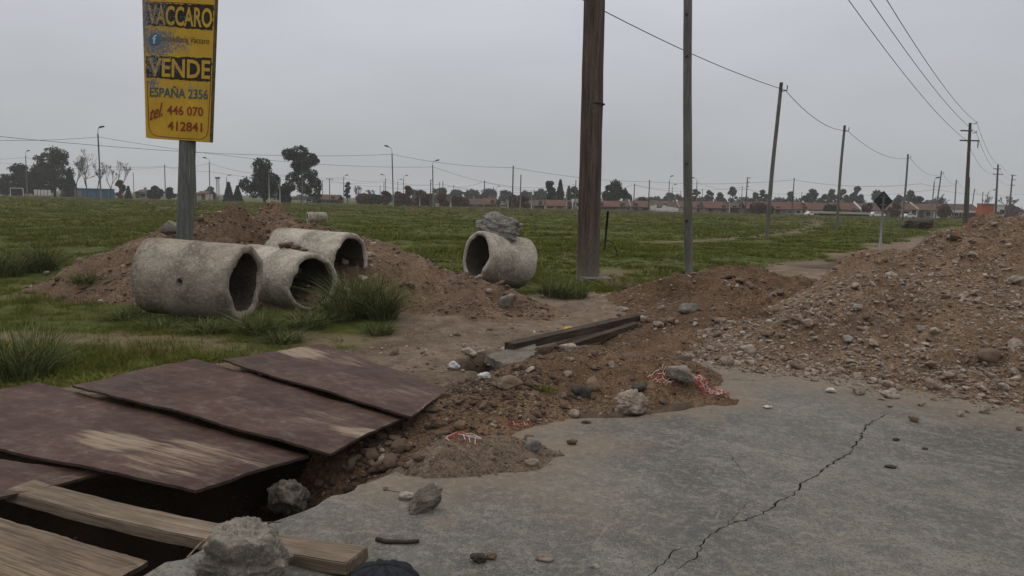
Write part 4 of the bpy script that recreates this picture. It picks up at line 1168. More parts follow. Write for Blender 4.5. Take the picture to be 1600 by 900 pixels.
# stick, debris, leaves, paper
def stickobj(name, label, pxs, r, mat, cat, lift=.01, level=None):
    pts = []
    for i, (px, py) in enumerate(pxs):
        q = hit(px, py) if level is None else Vector((*gp(px, py, level), level)); pts.append(q + Vector((0, 0, lift)))
    m = MB(); m.tube(pts, [r * (1 - .35 * i / len(pts)) for i in range(len(pts))], 7, True, .18, 3)
    return tag(m.obj(name, mat, smooth=True), label, cat)
stickobj('stick', 'dry broken stick lying on the slab', [(588, 846), (603, 850), (618, 850), (636, 851), (655, 849)], .011, MAT['stick'], 'stick', .012)
stickobj('twig', 'thin curved straw lying over the plank', [(292, 872), (312, 850), (345, 826), (385, 817), (440, 816)], .004, MAT['plank'], 'twig', 0, .095)
stickobj('twig', 'thin dark twig beside the small clod on the road', [(606, 768), (618, 770), (632, 771)], .003, MAT['stick'], 'twig', .004)
def crumple(name, label, px, py, w, mat, seed, cat, flat=.35):
    p = hit(px, py); k = w / FPX * p.y
    rs = np.random.RandomState(seed); D, F = ICO[3]
    V = D * np.array((k * .5, k * .35, k * flat * .5)) * (1 + .38 * fbm(D[:, 0] * 2.2 + seed, D[:, 1] * 2.2, D[:, 2] * 2.2, 4, seed))[:, None]
    V[:, 2] -= V[:, 2].min()
    o = mk(name, V, F, mat); o.location = p; return tag(o, label, cat)
crumple('plastic_film', 'crumpled white plastic film in the hollow beside the boards', 709, 577, 20, MAT['plastic_bag'], 5, 'litter', .6)
crumple('plastic_film', 'pale crumpled film half under the ridge crest', 757, 594, 20, MAT['plastic_bag'], 6, 'litter', .5)
crumple('white_paper', 'white scrap at the toe of the rubble heap', 1298, 613, 16, MAT['plastic_bag'], 7, 'litter', .4)
crumple('white_paper', 'flat white scrap lying out on the slab', 1199, 637, 14, MAT['plastic_bag'], 8, 'litter', .2)
crumple('white_paper', 'small white chip high on the left of the rubble heap', 1160, 523, 8, MAT['plastic_bag'], 9, 'litter', .7)
crumple('dead_leaf', 'dark crumpled dead leaf at the bottom of the road', 748, 877, 26, MAT['bark'], 10, 'leaf', .5)
crumple('dead_leaf', 'brown curled scrap touching the dark dead leaf', 768, 874, 16, MAT['stone_brown'], 11, 'leaf', .7)
crumple('dead_leaf', 'small yellow leaf alone on the right of the slab', 1445, 702, 9, MAT['leaf_olive'], 12, 'leaf', .3)
crumple('dead_leaf', 'yellow green leaf at the foot of the ridge', 916, 660, 14, MAT['leaf_olive'], 13, 'leaf', .2)
crumple('dead_leaf', 'dark curled leaf right of the long crack', 1400, 688, 11, MAT['bark'], 14, 'leaf', .3)
crumple('dead_leaf', 'thin dark scrap right of the long crack, nearer than the leaf', 1392, 731, 18, MAT['bark'], 15, 'leaf', .2)
crumple('yellow_scrap', 'yellow rag scrap under the dark timbers', 888, 522, 20, MAT['sign_yellow'], 16, 'litter', .5)

# charcoal gathered cloth at the bottom edge
cx_, cy_ = gp(600, 912)
V = []; F = []; K, S = 72, 14
for j in range(S + 1):
    a = j / S * math.pi / 2
    for k in range(K):
        an = 2 * math.pi * k / K
        pl = 1 + .05 * math.sin(an * 17) * math.sin(a * 1.6) + .03 * math.sin(an * 7 + 2 * a)
        V.append((cx_ + .15 * math.sin(a) * math.cos(an) * pl, cy_ + .12 * math.sin(a) * math.sin(an) * pl, .085 * math.cos(a) * pl + .006 * math.sin(an * 11) * math.sin(a)))
for j in range(S):
    for k in range(K): F.append((j * K + k, (j + 1) * K + k, (j + 1) * K + (k + 1) % K, j * K + (k + 1) % K))
tag(mk('fabric_bundle', V, F, MAT['cloth'], smooth=True), 'charcoal gathered fabric bundle at the bottom edge beside the plank end', 'cloth')

# torn plastic netting: a crumpled sheet of crossing strands
def netsheet(label, px, py, w, l, rot, cell, fold, seed, lift=.09):
    p = hit(px, py); root = empty('plastic_netting', p, label, 'netting', 'torn orange plastic netting')
    rs = np.random.RandomState(seed)
    nu, nv = int(w / cell), int(l / cell); ms = {'strand_sheet': MB(), 'pale_strand_sheet': MB()}
    def P(u, v):
        n1, n2, n3 = [float(vnoise(np.array([u * fold + 9 * k]), np.array([v * fold + 5 * k]), seed=seed)[0]) for k in (1, 2, 3)]
        x, y = u + .045 * n1, v + .045 * n2
        X, Y = p.x + x * math.cos(rot) - y * math.sin(rot), p.y + x * math.sin(rot) + y * math.cos(rot)
        return Vector((X, Y, float(surf(np.array([X]), np.array([Y]))[0]) + .004 + lift * max(0, n3) + .012 * rs.uniform()))
    G = [[P((i / nu - .5) * w, (j / nv - .5) * l) for j in range(nv + 1)] for i in range(nu + 1)]
    lines = [[G[i][j] for j in range(nv + 1)] for i in range(nu + 1)] + [[G[i][j] for i in range(nu + 1)] for j in range(nv + 1)]
    for ln in lines:
        k = 0
        while k < len(ln) - 1:
            m = rs.randint(2, 7); sg = ln[k:k + m]; k += m - 1
            if len(sg) < 2 or rs.uniform() < .16: continue
            ms['strand_sheet' if rs.uniform() < .6 else 'pale_strand_sheet'].tube(sg, rs.uniform(.0022, .0036), 4, False)
    ms['strand_sheet'].obj('strand_sheet', MAT['mesh_red'], root); ms['pale_strand_sheet'].obj('pale_strand_sheet', MAT['mesh_white'], root)
    return root
def netting(label, px, py, rx, ry, rz, n, seed):
    return netsheet(label, px, py, rx * 1.6, ry * 1.6, seed * .7, max(rx, ry) * .14, 6, seed)
netsheet('tangle of red and white plastic netting under a grey chunk', 1094, 608, .44, .30, -.5, .017, 9, 1)
netsheet('bright red netting tuft at the upper end of the tangle', 1036, 590, .20, .14, .4, .020, 10, 2)
netsheet('few red netting strands beside the sandy mound', 722, 686, .18, .10, .2, .03, 8, 3, .02)
netsheet('thin red netting strands above the slab edge', 806, 664, .18, .05, .3, .03, 8, 4)
netting('orange plastic strips in the grass by the black stake', 944, 384, .6, .5, .10, 120, 5)
netting('orange scraps at the path edge beside the road sign', 1362, 382, .8, .5, .10, 60, 6)
rk('concrete_chunk', 'long pale concrete splinter lying across the red netting', 1066, 606, 58, (1.1, .38, .5), MAT['chunk'], 61, 'concrete chunk', rot=(0, .35, -.5), sub=4, sink=0, dz=.03)

# ------------------------------------------------------------------ the painted sign
sb = at(289, 366, SIGN_D)
sign = empty('sale_sign', (SIGN_X, SIGN_D, 0), 'tall flaking yellow painted sign on a single grey green wooden post', 'sign')
def spt(px, py, dy=0.0):
    p = at(px, py, SIGN_D); return Vector((p.x, SIGN_D + dy, p.z))
m = MB(); p0 = at(289, 366, SIGN_D + .13); p1 = at(293, 225, SIGN_D + .13); zz = 5.0
d_ = (p1 - p0) / (p1.z - p0.z)
pts = [p0 + d_ * (z - p0.z) for z in np.linspace(-.3, zz, 12)]
m.tube(pts, [.125 - .012 * i / 11 for i in range(12)], 16)
m.obj('post', MAT['sign_post'], sign, True)
hk = at(283, 283, SIGN_D + .01); m = MB(); m.tube([hk + Vector((0, .05, -.03)), hk + Vector((0, .02, 0)), hk + Vector((.005, .05, .03))], .012, 6); m.obj('knot', MAT['bark'], sign)
F4 = [(221, -42), (337, -42), (327.5, 222), (228, 215)]
fr = [spt(*q) for q in F4]; bk = [q + Vector((0, .13, 0)) for q in fr]
V = fr + bk
mk('panel', V, [(0, 3, 2, 1)], MAT['sign_yellow'], sign)
mk('panel_edge', [v for v in V], [(0, 1, 5, 4), (1, 2, 6, 5), (2, 3, 7, 6), (3, 0, 4, 7), (4, 5, 6, 7)], MAT['rust_edge'], sign)

def letters(body, xl, yl, xr, yr, hpx, mat, off=0.0, shear=0.0, dy=-.007, name='lettering', quad_top=None):
    cu = bpy.data.curves.new('t', 'FONT'); cu.body = body; cu.offset = off; cu.shear = shear; cu.resolution_u = 3; cu.fill_mode = 'FRONT'
    to = bpy.data.objects.new('t', cu); COL.objects.link(to)
    bpy.context.view_layer.update()
    me = bpy.data.meshes.new_from_object(to.evaluated_get(bpy.context.evaluated_depsgraph_get()))
    bpy.data.objects.remove(to)
    C = np.array([v.co[:] for v in me.vertices]); F = [tuple(p.vertices) for p in me.polygons]
    mn, mx = C.min(0), C.max(0)
    V = []
    for c in C:
        u = (c[0] - mn[0]) / (mx[0] - mn[0]); v = (c[1] - mn[1]) / (mx[1] - mn[1])
        V.append(spt(xl + (xr - xl) * u + .02 * hpx * v, yl + (yr - yl) * u - hpx * v, dy))
    return mk(name, V, F, mat, sign)
def patch(pxs, mat, dy, name, jit=0.0, seed=0):
    q = densify([(a, b) for a, b in pxs], 3.0, jit, seed, True)
    V = [spt(a, b, dy) for a, b in q]
    return mk(name, V, [tuple(range(len(V)))[::-1]], mat, sign)
patch([(227, 4), (334, 9), (332.5, 48), (300, 45), (262, 41), (228, 39)], MAT['sign_black'], -.004, 'black_band', 1.3, 1)
patch([(228, 87), (331.5, 91), (330, 128), (290, 126), (250, 122), (229, 121)], MAT['sign_black'], -.004, 'black_band', 1.2, 2)
letters('VACCARO', 231, 38, 331.5, 44, 31, MAT['sign_yellow'], .022, 0, -.008)
letters('VENDE', 232, 119, 328.5, 124, 29, MAT['sign_yellow'], .022, 0, -.008)
letters('Inmobiliaria Vaccaro', 252, 64, 327, 69, 9.5, MAT['sign_black'], .0)
letters('ESPAÑA 2356', 234, 151, 325, 155.5, 18.5, MAT['sign_blue'], .018)
letters('tel.', 234.5, 189, 254, 181, 21, MAT['sign_red'], .014, .35)
letters('446 070', 261, 179, 317.5, 182, 14.5, MAT['sign_red'], .018)
letters('412841', 262, 203.5, 316, 206.5, 14.5, MAT['sign_red'], .018)
c0 = (241.5, 61.5)
patch([(c0[0] + 9.2 * math.cos(t), c0[1] + 9.2 * math.sin(t)) for t in np.linspace(0, 2 * math.pi, 20)[:-1]], MAT['sign_badge'], -.006, 'round_badge')
letters('f', 238.5, 68.5, 245.5, 68.8, 14, MAT['sign_white'], .01, 0, -.011)
ln = [(230, 126), (231, 150), (232, 180), (233, 200), (236, 207), (243, 212), (270, 215), (300, 217), (316, 217), (322, 213), (325, 205), (327, 170), (329, 128)]
m = MB(); m.tube([spt(a, b, -.002) for a, b in ln], .005, 5, False); m.obj('border_line', MAT['sign_red'], sign)
ln = [(231.5, 3), (270, 4), (334, 8)]
m = MB(); m.tube([spt(a, b, -.002) for a, b in ln], .005, 5, False); m.obj('border_line', MAT['sign_red'], sign)

# ------------------------------------------------------------------ posts and poles
def leaning(name, label, b, t, d, r0, r1, mat, cat='pole', group=None, n=14, bend=0.0, seed=0, extend=0.0, zb=-.3):
    B = at(b[0], b[1], d); T = at(t[0], t[1], d)
    dd = (T - B) / (T.z - B.z); T = T + dd * extend
    B = B + dd * (zb - B.z)
    root = empty(name, (B.x, B.y, 0), label, cat, group)
    m = MB(); N = 14
    pts = []
    for i in range(N + 1):
        u = i / N; p = B + (T - B) * u
        p = p + Vector((bend * math.sin(u * math.pi * 1.7 + seed), bend * .6 * math.sin(u * 4 + seed), 0)); pts.append(p)
    m.tube(pts, [r0 + (r1 - r0) * i / N for i in range(N + 1)], n, True, .03, seed)
    m.obj('shaft', mat, root, True)
    return root, pts
post, pts = leaning('concrete_post', 'massive brown stained round post nearest the road, rising out of the picture', (918, 432), (929, 0), 15.9, .245, .205, MAT['post'], extend=3.2, n=32, bend=.0)
m = MB(); p = at(930, 437, 15.6); m.box((p.x + .02, 15.6, -.03), (.62, .5, .10), (0, 0, .15)); m.obj('footing', MAT['footing'], post)
m = MB(); p = at(928, 163, 15.9); m.tube([p + Vector((0, 0, -.01)), p + Vector((0, 0, .01))], .233, 32); m.obj('band', MAT['dark_metal'], post)
wp, pts = leaning('wooden_pole', 'slim grey wooden pole nearest the road, its top out of the picture', (1075, 424), (1075, 0), 17.5, .105, .095, MAT['wood_pole'], extend=2.2, bend=.015, seed=2, group='round wooden poles along the path')
for (px, py, s) in ((1073, 345, .045), (1073, 255, .03), (1073, 22, .03), (1073, 88, .035)):
    p = at(px, py, 17.4); m = MB(); m.tube([p + Vector((0, .02, 0)), p + Vector((0, -.025, 0))], [s, s * .7], 8); m.obj('knot', MAT['bark'], wp)
WP = []
for (b, t, d, lab, r) in (((1198, 366), (1220, 129), 40, 'grey wooden pole left of the road sign, first whose top shows', .115), ((1306.5, 356), (1319.5, 196), 58, 'wooden pole midway between the leaning pole and the road sign', .115),
        ((1410, 350), (1419, 241), 86, 'wooden pole just right of the road sign, wire dipping on both sides', .12), ((1461, 342), (1471, 267), 122, 'thin wooden pole right of a lamp post, before the rubble crest', .12),
        ((1490, 342), (1494.5, 281), 150, 'thin wooden pole just left of the crossarm pylon', .13), ((1516, 340), (1523, 295), 200, 'small far pole just right of the crossarm pylon', .14), ((1533, 340), (1536, 300), 225, 'small far pole left of the orange building', .14)):
    ro, pts = leaning('wooden_pole', lab, b, t, d, r, r * .8, MAT['wood_pole'], group='round wooden poles along the path', n=9, bend=.03, seed=d, zb=-.4)
    p = pts[-1]; m = MB(); m.tube([p + Vector((.05, -.1, -.45)), p + Vector((.28, -.1, -.42)), p + Vector((.30, -.1, -.15))], .03, 5); m.obj('wire_hook', MAT['dark_metal'], ro)
    WP.append(p + Vector((.2, -.1, -.4)))

def wire(label, pts, sag, r, group='overhead wires'):
    m = MB(); P = []
    for a, b, s in zip(pts[:-1], pts[1:], sag):
        for k in range(14):
            u = k / 14; q = Vector(a).lerp(Vector(b), u); q.z -= s * 4 * u * (1 - u); P.append(q)
    P.append(Vector(pts[-1]))
    m.tube(P, r, 5, False)
    return tag(m.obj('overhead_wire', MAT['wire'], smooth=True), label, 'wire', group)
wire('black wire sagging from pole to pole beside the path', [at(700, -118, 20)] + WP, [.38, .55, .8, 1.0, .9, .9, .8], .016)

# crossarm poles of the power line
def pylon(label, b, t, d, arms, r, tall_insul=True):
    ro, pts = leaning('power_pole', label, b, t, d, r, r * .62, MAT['dark_pole'], group='crossarm power poles', n=12, zb=-.5)
    for (py, xl, xr) in arms:
        a = at(xl, py, d - .2); c = at(xr, py, d - .2); a.z = c.z
        mid = (a + c) / 2
        m = MB(); m.box(mid, ((c - a).length, .16, .15)); 
        m.obj('crossarm', MAT['dark_pole'], ro)
    return ro
p1 = pylon('tall dark power pole with two crossarms rising behind the rubble crest', (1508, 349), (1516, 192), 88, ((204.5, 1501, 1519), (220, 1500, 1530)), .24)
for (px, py) in ((1526, 192.5), (1525.5, 207), (1528, 226)):
    p = at(px, py, 88); m = MB()
    if py > 220: m.tube([p + Vector((0, 0, .5)), p, p + Vector((0, 0, -.4))], [.05, .08, .05], 6)
    else: m.tube([p + Vector((-.45, 0, -.08)), p, p + Vector((.02, 0, .18))], [.05, .06, .06], 6)
    m.obj('insulator', MAT['far_pole_pale'], p1)
p2 = pylon('smaller power pole with two crossarms farther down the road', (1555, 341), (1559.5, 257), 167, ((264, 1552, 1564), (272.5, 1551, 1567)), .26)
p3 = pylon('farthest power pole with three one sided brackets', (1576, 340), (1582, 273), 210, ((274, 1580, 1588), (281, 1580, 1587), (289.5, 1578, 1586)), .26)
for i, (a, b_, c, e, lab) in enumerate((((1340, 0), (1510, 219), (1552, 270), (1578, 289), 'lowest of three high wires dropping in from the top edge'), ((1373, 0), (1525.5, 207), (1561, 265), (1587, 281), 'middle of three high wires dropping in from the top edge'),
                                  ((1398, 0), (1526, 191), (1564, 258), (1588, 274), 'outermost of three high wires dropping in from the top edge'))):
    P1 = at(*b_, 88); P0 = at(*a, 36); P00 = P1 + (P0 - P1) * 1.35; P00.z += .35
    wire(lab, [P00, P1, at(*c, 167), at(*e, 210)], [1.0, 1.3, .8], .018)
leaning('power_pole', 'yellowish brown pole hidden close behind the tall crossarm pole', (1512, 341), (1514.5, 277), 150, .2, .15, MAT['dark_pole'], group='crossarm power poles', n=8)

# street lamps far across the field
def lamp(label, px, ytop, d, arm, ylamp, pxb=None, dark=True, r=.11):
    a = at(px, ytop, d); zb = -.35
    x0 = at(pxb if pxb else px, 312, d).x
    root = empty('street_lamp', (x0, d, 0), label, 'street lamp', 'street lamps across the field')
    m = MB(); m.tube([(x0, d, zb), (a.x, d, a.z)], [r, r * .75], 8); m.obj('column', MAT['far_pole'] if dark else MAT['far_pole_pale'], root, True)
    l = at(px + arm, ylamp, d); dz = l.z - a.z
    m = MB(); m.tube([(a.x, d, a.z - .3), (a.x, d, a.z + dz * .45), (a.x + (l.x - a.x) * .2, d, a.z + dz * .8), (l.x, d, l.z)], .04, 5); m.obj('arm', MAT['galv'], root, True)
    s = 1 if arm > 0 else -1
    m = MB(); m.tube([(l.x - s * .25, d, l.z - .06), (l.x, d, l.z + .05), (l.x + s * .35, d, l.z + .12), (l.x + s * .55, d, l.z + .13)], [.05, .13, .12, .04], 7)
    m.obj('lamp_head', MAT['dark_metal'], root, True)
    return a
LP = {}
for args in (('street lamp before the dark trees at the far left', 40, 243, 165, 3, 236, 43), ('big street lamp rising between the bare trees, arm to the right', 153, 209, 100, 4, 199, 158), ('street lamp just right of the sign post, arm to the left', 327, 253, 150, -6, 247, 328),
        ('tall street lamp in mid field with its arm to the left', 612.5, 240, 118, -7, 229, 615), ('street lamp in mid field with its arm to the right', 676, 258, 130, 6, 251, 677), ('street lamp right of the tall grey green tree', 537, 277, 190, 4, 274),
        ('faint left armed lamp before the first orange tree', 602.5, 279, 190, -5, 273), ('faint right armed lamp before the tallest orange tree', 630.5, 279, 200, 4, 274.5), ('small faint lamp just left of the right armed faint one', 621.5, 284, 225, 4, 280.5),
        ('street lamp left of the slim wooden pole, taller of two', 1046, 282, 175, 3, 275.5, 1045), ('lower street lamp close left of the slim wooden pole', 1050.5, 293, 205, 4, 288.5), ('street lamp just right of the slim wooden pole, arm left', 1089, 283, 180, -5, 278),
        ('pale lamp post with curled arm near the leaning path poles', 1460, 284, 135, 4, 278, 1457), ('tiny lamp left of the white gable house', 775, 296, 235, 4, 291.5), ('small pale lamp post left of the rounded grey green tree', 354, 278, 185, 4, 274),
        ('faint street lamp with long raised arm left of the smaller crossarm pole', 1543, 305, 190, 10, 297)):
    LP[args[1]] = lamp(*args)
PL = {}
for i, (px, yt, d, mt, lab) in enumerate(((257, 257, 150, 'far_pole', 'thin leaning pole left of the sign post'), (303.5, 222, 92, 'dark_pole', 'pole half hidden directly behind the sign post'), (208, 269, 185, 'far_pole', 'short thin pole right of the bare trees'),
        (420, 267, 150, 'far_pole_pale', 'pale pole before the left of the two rounded trees'), (432, 280, 165, 'far_pole_pale', 'thin pale pole between the two big rounded trees, left'), (437, 277, 150, 'far_pole_pale', 'thicker pale pole between the two big rounded trees'),
        (472, 250, 120, 'far_pole', 'tall thin pole in front of the taller rounded tree'), (504, 281, 200, 'dark_pole', 'thin dark pole right of the taller rounded tree'), (594, 290, 190, 'far_pole', 'thin pole left of the first orange tree'),
        (600, 283, 195, 'far_pole', 'thin pole touching the first orange tree'), (656, 303, 170, 'far_pole_pale', 'short pale pole before the orange trees'), (687, 284, 180, 'dark_pole', 'dark thin pole right of the right armed mid field lamp'),
        (692, 283, 180, 'dark_pole', 'second dark thin pole right of the mid field lamp'), (704.5, 303, 165, 'far_pole_pale', 'short pale pole before the last orange tree'), (709, 289, 190, 'far_pole', 'thin pole above the last orange tree'),
        (757, 282, 140, 'far_pole', 'thin pole halfway to the white gable house'), (771, 292, 200, 'far_pole', 'faint pole left of the white gable house'), (802, 259, 110, 'dark_pole', 'tallest thin pole just right of the white gable house'),
        (814, 273, 125, 'far_pole', 'second thin pole right of the white gable house'), (794, 304, 150, 'far_pole_pale', 'short pale post beside the white gable house'), (831, 299, 140, 'far_pole_pale', 'stout pale post left of the dark conifers'),
        (834.5, 296, 160, 'far_pole', 'thin pole doubling the stout pale post'), (886, 299, 150, 'far_pole_pale', 'short pale pole right of the dark conifers'), (900, 281, 150, 'far_pole', 'pole close left of the massive brown post'),
        (991.5, 287, 150, 'dark_pole', 'leaning thin pole right of the big round dark tree'), (1015, 281, 140, 'dark_pole', 'taller pole before the white facade'), (1064, 298, 200, 'far_pole', 'faint pole just left of the slim wooden pole'),
        (1098, 295, 200, 'far_pole', 'faint pole in the grey tree row right of the slim pole'), (1160, 291, 180, 'far_pole', 'thin pole left of the dark pole with brackets'), (1141, 303, 170, 'far_pole_pale', 'short pale pole before the tile roofs'),
        (1241, 278, 135, 'dark_pole', 'lone dark pole between the first and second leaning path poles'), (1224, 308, 190, 'far_pole', 'faint short pole right of the first leaning path pole'), (1253, 300, 190, 'far_pole', 'faint thin pole among the grey trees'), (1212, 308, 190, 'far_pole_pale', 'pale short pole at the first leaning path pole'))):
    p = at(px, yt, d); m = MB(); r = .10 if d < 160 else .085
    m.tube([(p.x, d, -.35), (p.x, d, p.z)], [r * 1.15, r * .8], 8)
    tag(m.obj('utility_pole', MAT[mt], smooth=True), lab, 'pole', 'thin poles across the field'); PL[px] = p
def armed(label, px, yt, d, arms):
    p = at(px, yt, d); root = empty('utility_pole', (p.x, d, 0), label, 'pole', 'thin poles across the field')
    m = MB(); m.tube([(p.x, d, -.35), (p.x, d, p.z)], [.13, .09], 8); m.obj('shaft', MAT['dark_pole'], root, True)
    for dz, w, off in arms:
        m = MB(); m.box((p.x + off, d - .12, p.z - dz), (w, .1, .12)); m.obj('crossarm', MAT['dark_pole'], root)
    PL[px] = p
armed('dark far pole with a T shaped crossarm right of the rounded trees', 515, 279, 190, ((.1, 1.9, 0),))
armed('dark pole with brackets left of the first leaning path pole', 1168, 277, 140, ((.12, .7, .2), (.9, .45, .15), (1.7, .4, .1)))
armed('dark pole with a short side bracket right of the mid field lamp', 673, 281, 170, ((.05, .6, .2), (.9, .35, .1)))
# slender pale lattice mast left of the rounded trees
p = at(340, 279, 190); root = empty('lattice_mast', (p.x, 190, 0), 'pale lattice mast left of the conical firs', 'mast')
m = MB()
for dx, dy in ((-.35, -.3), (.35, -.3), (-.35, .3), (.35, .3)): m.tube([(p.x + dx, 190 + dy, -.35), (p.x + dx * .7, 190 + dy * .7, p.z)], .06, 5)
m.obj('legs', MAT['far_pole_pale'], root)
m = MB()
for k in range(6):
    z = .3 + (p.z - .5) * k / 6; z2 = .3 + (p.z - .5) * (k + 1) / 6
    m.tube([(p.x - .33, 189.7, z), (p.x + .33, 189.7, z2)], .035, 4); m.tube([(p.x + .33, 189.7, z), (p.x - .33, 189.7, z2)], .035, 4)
m.obj('bracing', MAT['far_pole_pale'], root)
m = MB(); m.box((p.x, 190, p.z + .15), (1.0, .8, .5)); m.obj('head_box', MAT['far_pole'], root)

W = lambda px, py, d: at(px, py, d)
wire('upper black wire crossing the field from the left edge to the tall pole', [W(-160, 196, 62), W(613, 241, 118), W(802, 262, 110), W(1015, 284, 140), W(1241, 281, 135), W(1440, 287, 130), W(1494, 288, 150)], [1.1, .5, .5, .55, .8, .5], .022)
wire('lower black wire from the left edge through the bare tree lamp to mid field', [W(-170, 211, 75), W(154, 214, 100), W(677, 261, 130), W(900, 300, 170)], [.5, 1.2, 1.4], .022)
wire('wire from the far left lamp towards the dark trees', [W(-60, 247, 150), W(40, 246, 165), W(257, 260, 150), W(327, 255, 150), W(472, 272, 140)], [.3, .9, .5, 1.0], .022)
wire('second wire low over the dark left trees', [W(-60, 246, 140), W(100, 262, 150), W(257, 261, 150), W(325, 268, 150), W(540, 280, 185)], [.3, .5, .2, .9], .02)
wire('faint wire between the rounded trees and the faint lamps', [W(440, 276, 170), W(537, 277.5, 190), W(602, 280, 190), W(687, 288, 180), W(757, 284, 140), W(900, 288, 150)], [.2, .8, .7, .8, .9], .02)
wire('faint wire passing low before the tall mid field lamp', [W(500, 283, 200), W(600, 284, 195), W(692, 287, 180), W(831, 300, 150), W(991, 289, 150), W(1098, 296, 190)], [.5, .7, .9, 1.0, .8], .02)
wire('faint wire from the T pole into the orange trees', [W(515, 281, 190), W(594, 291, 190), W(709, 291, 190), W(814, 297, 180)], [.5, .8, .7], .02)
wire('faint wire running right behind the slim wooden pole', [W(991, 288, 150), W(1050, 294, 205), W(1160, 292, 180), W(1224, 309, 190)], [.5, .6, .5], .02)
wire('wire strung low behind the leaning path poles', [W(1089, 285, 180), W(1168, 295, 150), W(1253, 301, 190), W(1460, 296, 140), W(1600, 303, 200)], [.8, .7, 1.0, .7], .018)

# ------------------------------------------------------------------ road sign seen from behind, stake, cable
rd_ = 30.25
B = at(1375, 388, rd_); T = at(1381, 303, rd_)
rs_ = empty('road_sign', (B.x, B.y, 0), 'dark diamond road sign seen from behind on a pale metal pole', 'road sign')
dd = (T - B) / (T.z - B.z)
m = MB(); m.tube([B - dd * .3, T], .045, 10); m.obj('pole', MAT['galv'], rs_, True)
c = at(1380, 314, rd_ + .06); h = 15 / FPX * rd_; hv = 15.5 / FPX * rd_
dv = [Vector((0, 0, hv)), Vector((h, 0, 0)), Vector((0, 0, -hv)), Vector((-h, 0, 0))]
V = [c + q for q in dv] + [c + q + Vector((0, .02, 0)) for q in dv]
mk('plate', V, [(0, 3, 2, 1), (4, 5, 6, 7), (0, 1, 5, 4), (1, 2, 6, 5), (2, 3, 7, 6), (3, 0, 4, 7)], MAT['sign_back'], rs_)
for py in (308, 320):
    q = at(1380, py, rd_ + .02); m = MB(); m.box(q, (.24, .05, .03)); m.obj('bracket', MAT['galv'], rs_)
m = MB(); a = at(945, 380, 22.5); b = at(950, 330, 22.5); m.tube([a - Vector((0, 0, .2)), b], .035, 8)
tag(m.obj('black_stake', MAT['black_plastic'], smooth=True), 'black stake standing in the grass right of the massive post', 'stake')
m = MB(); m.tube([at(*q, 21.5) for q in ((947, 376), (953, 377), (959, 382), (963, 391), (965, 402), (963, 413), (959, 422), (957, 430))], .012, 6)
tag(m.obj('cable_loop', MAT['black_plastic'], smooth=True), 'thin black cable looping out of the grass by the stake', 'cable')
p = at(1133, 357, 40); m = MB(); m.tube([(p.x, 40, -.1), (p.x, 40, .62)], .03, 6)
tag(m.obj('thin_stake', MAT['plank'], smooth=True), 'thin pale wooden stake in the field right of the slim pole', 'stake')
p = at(1436, 347, 62)
rock('brush_pile', 'dark low heap of cut brush in the field right of the road sign', Vector((p.x, 62, -.1)), (2.6, 1.8, 1.0), MAT['bark'], 81, 'brush pile', sub=4, sink=.2, rough=.5)

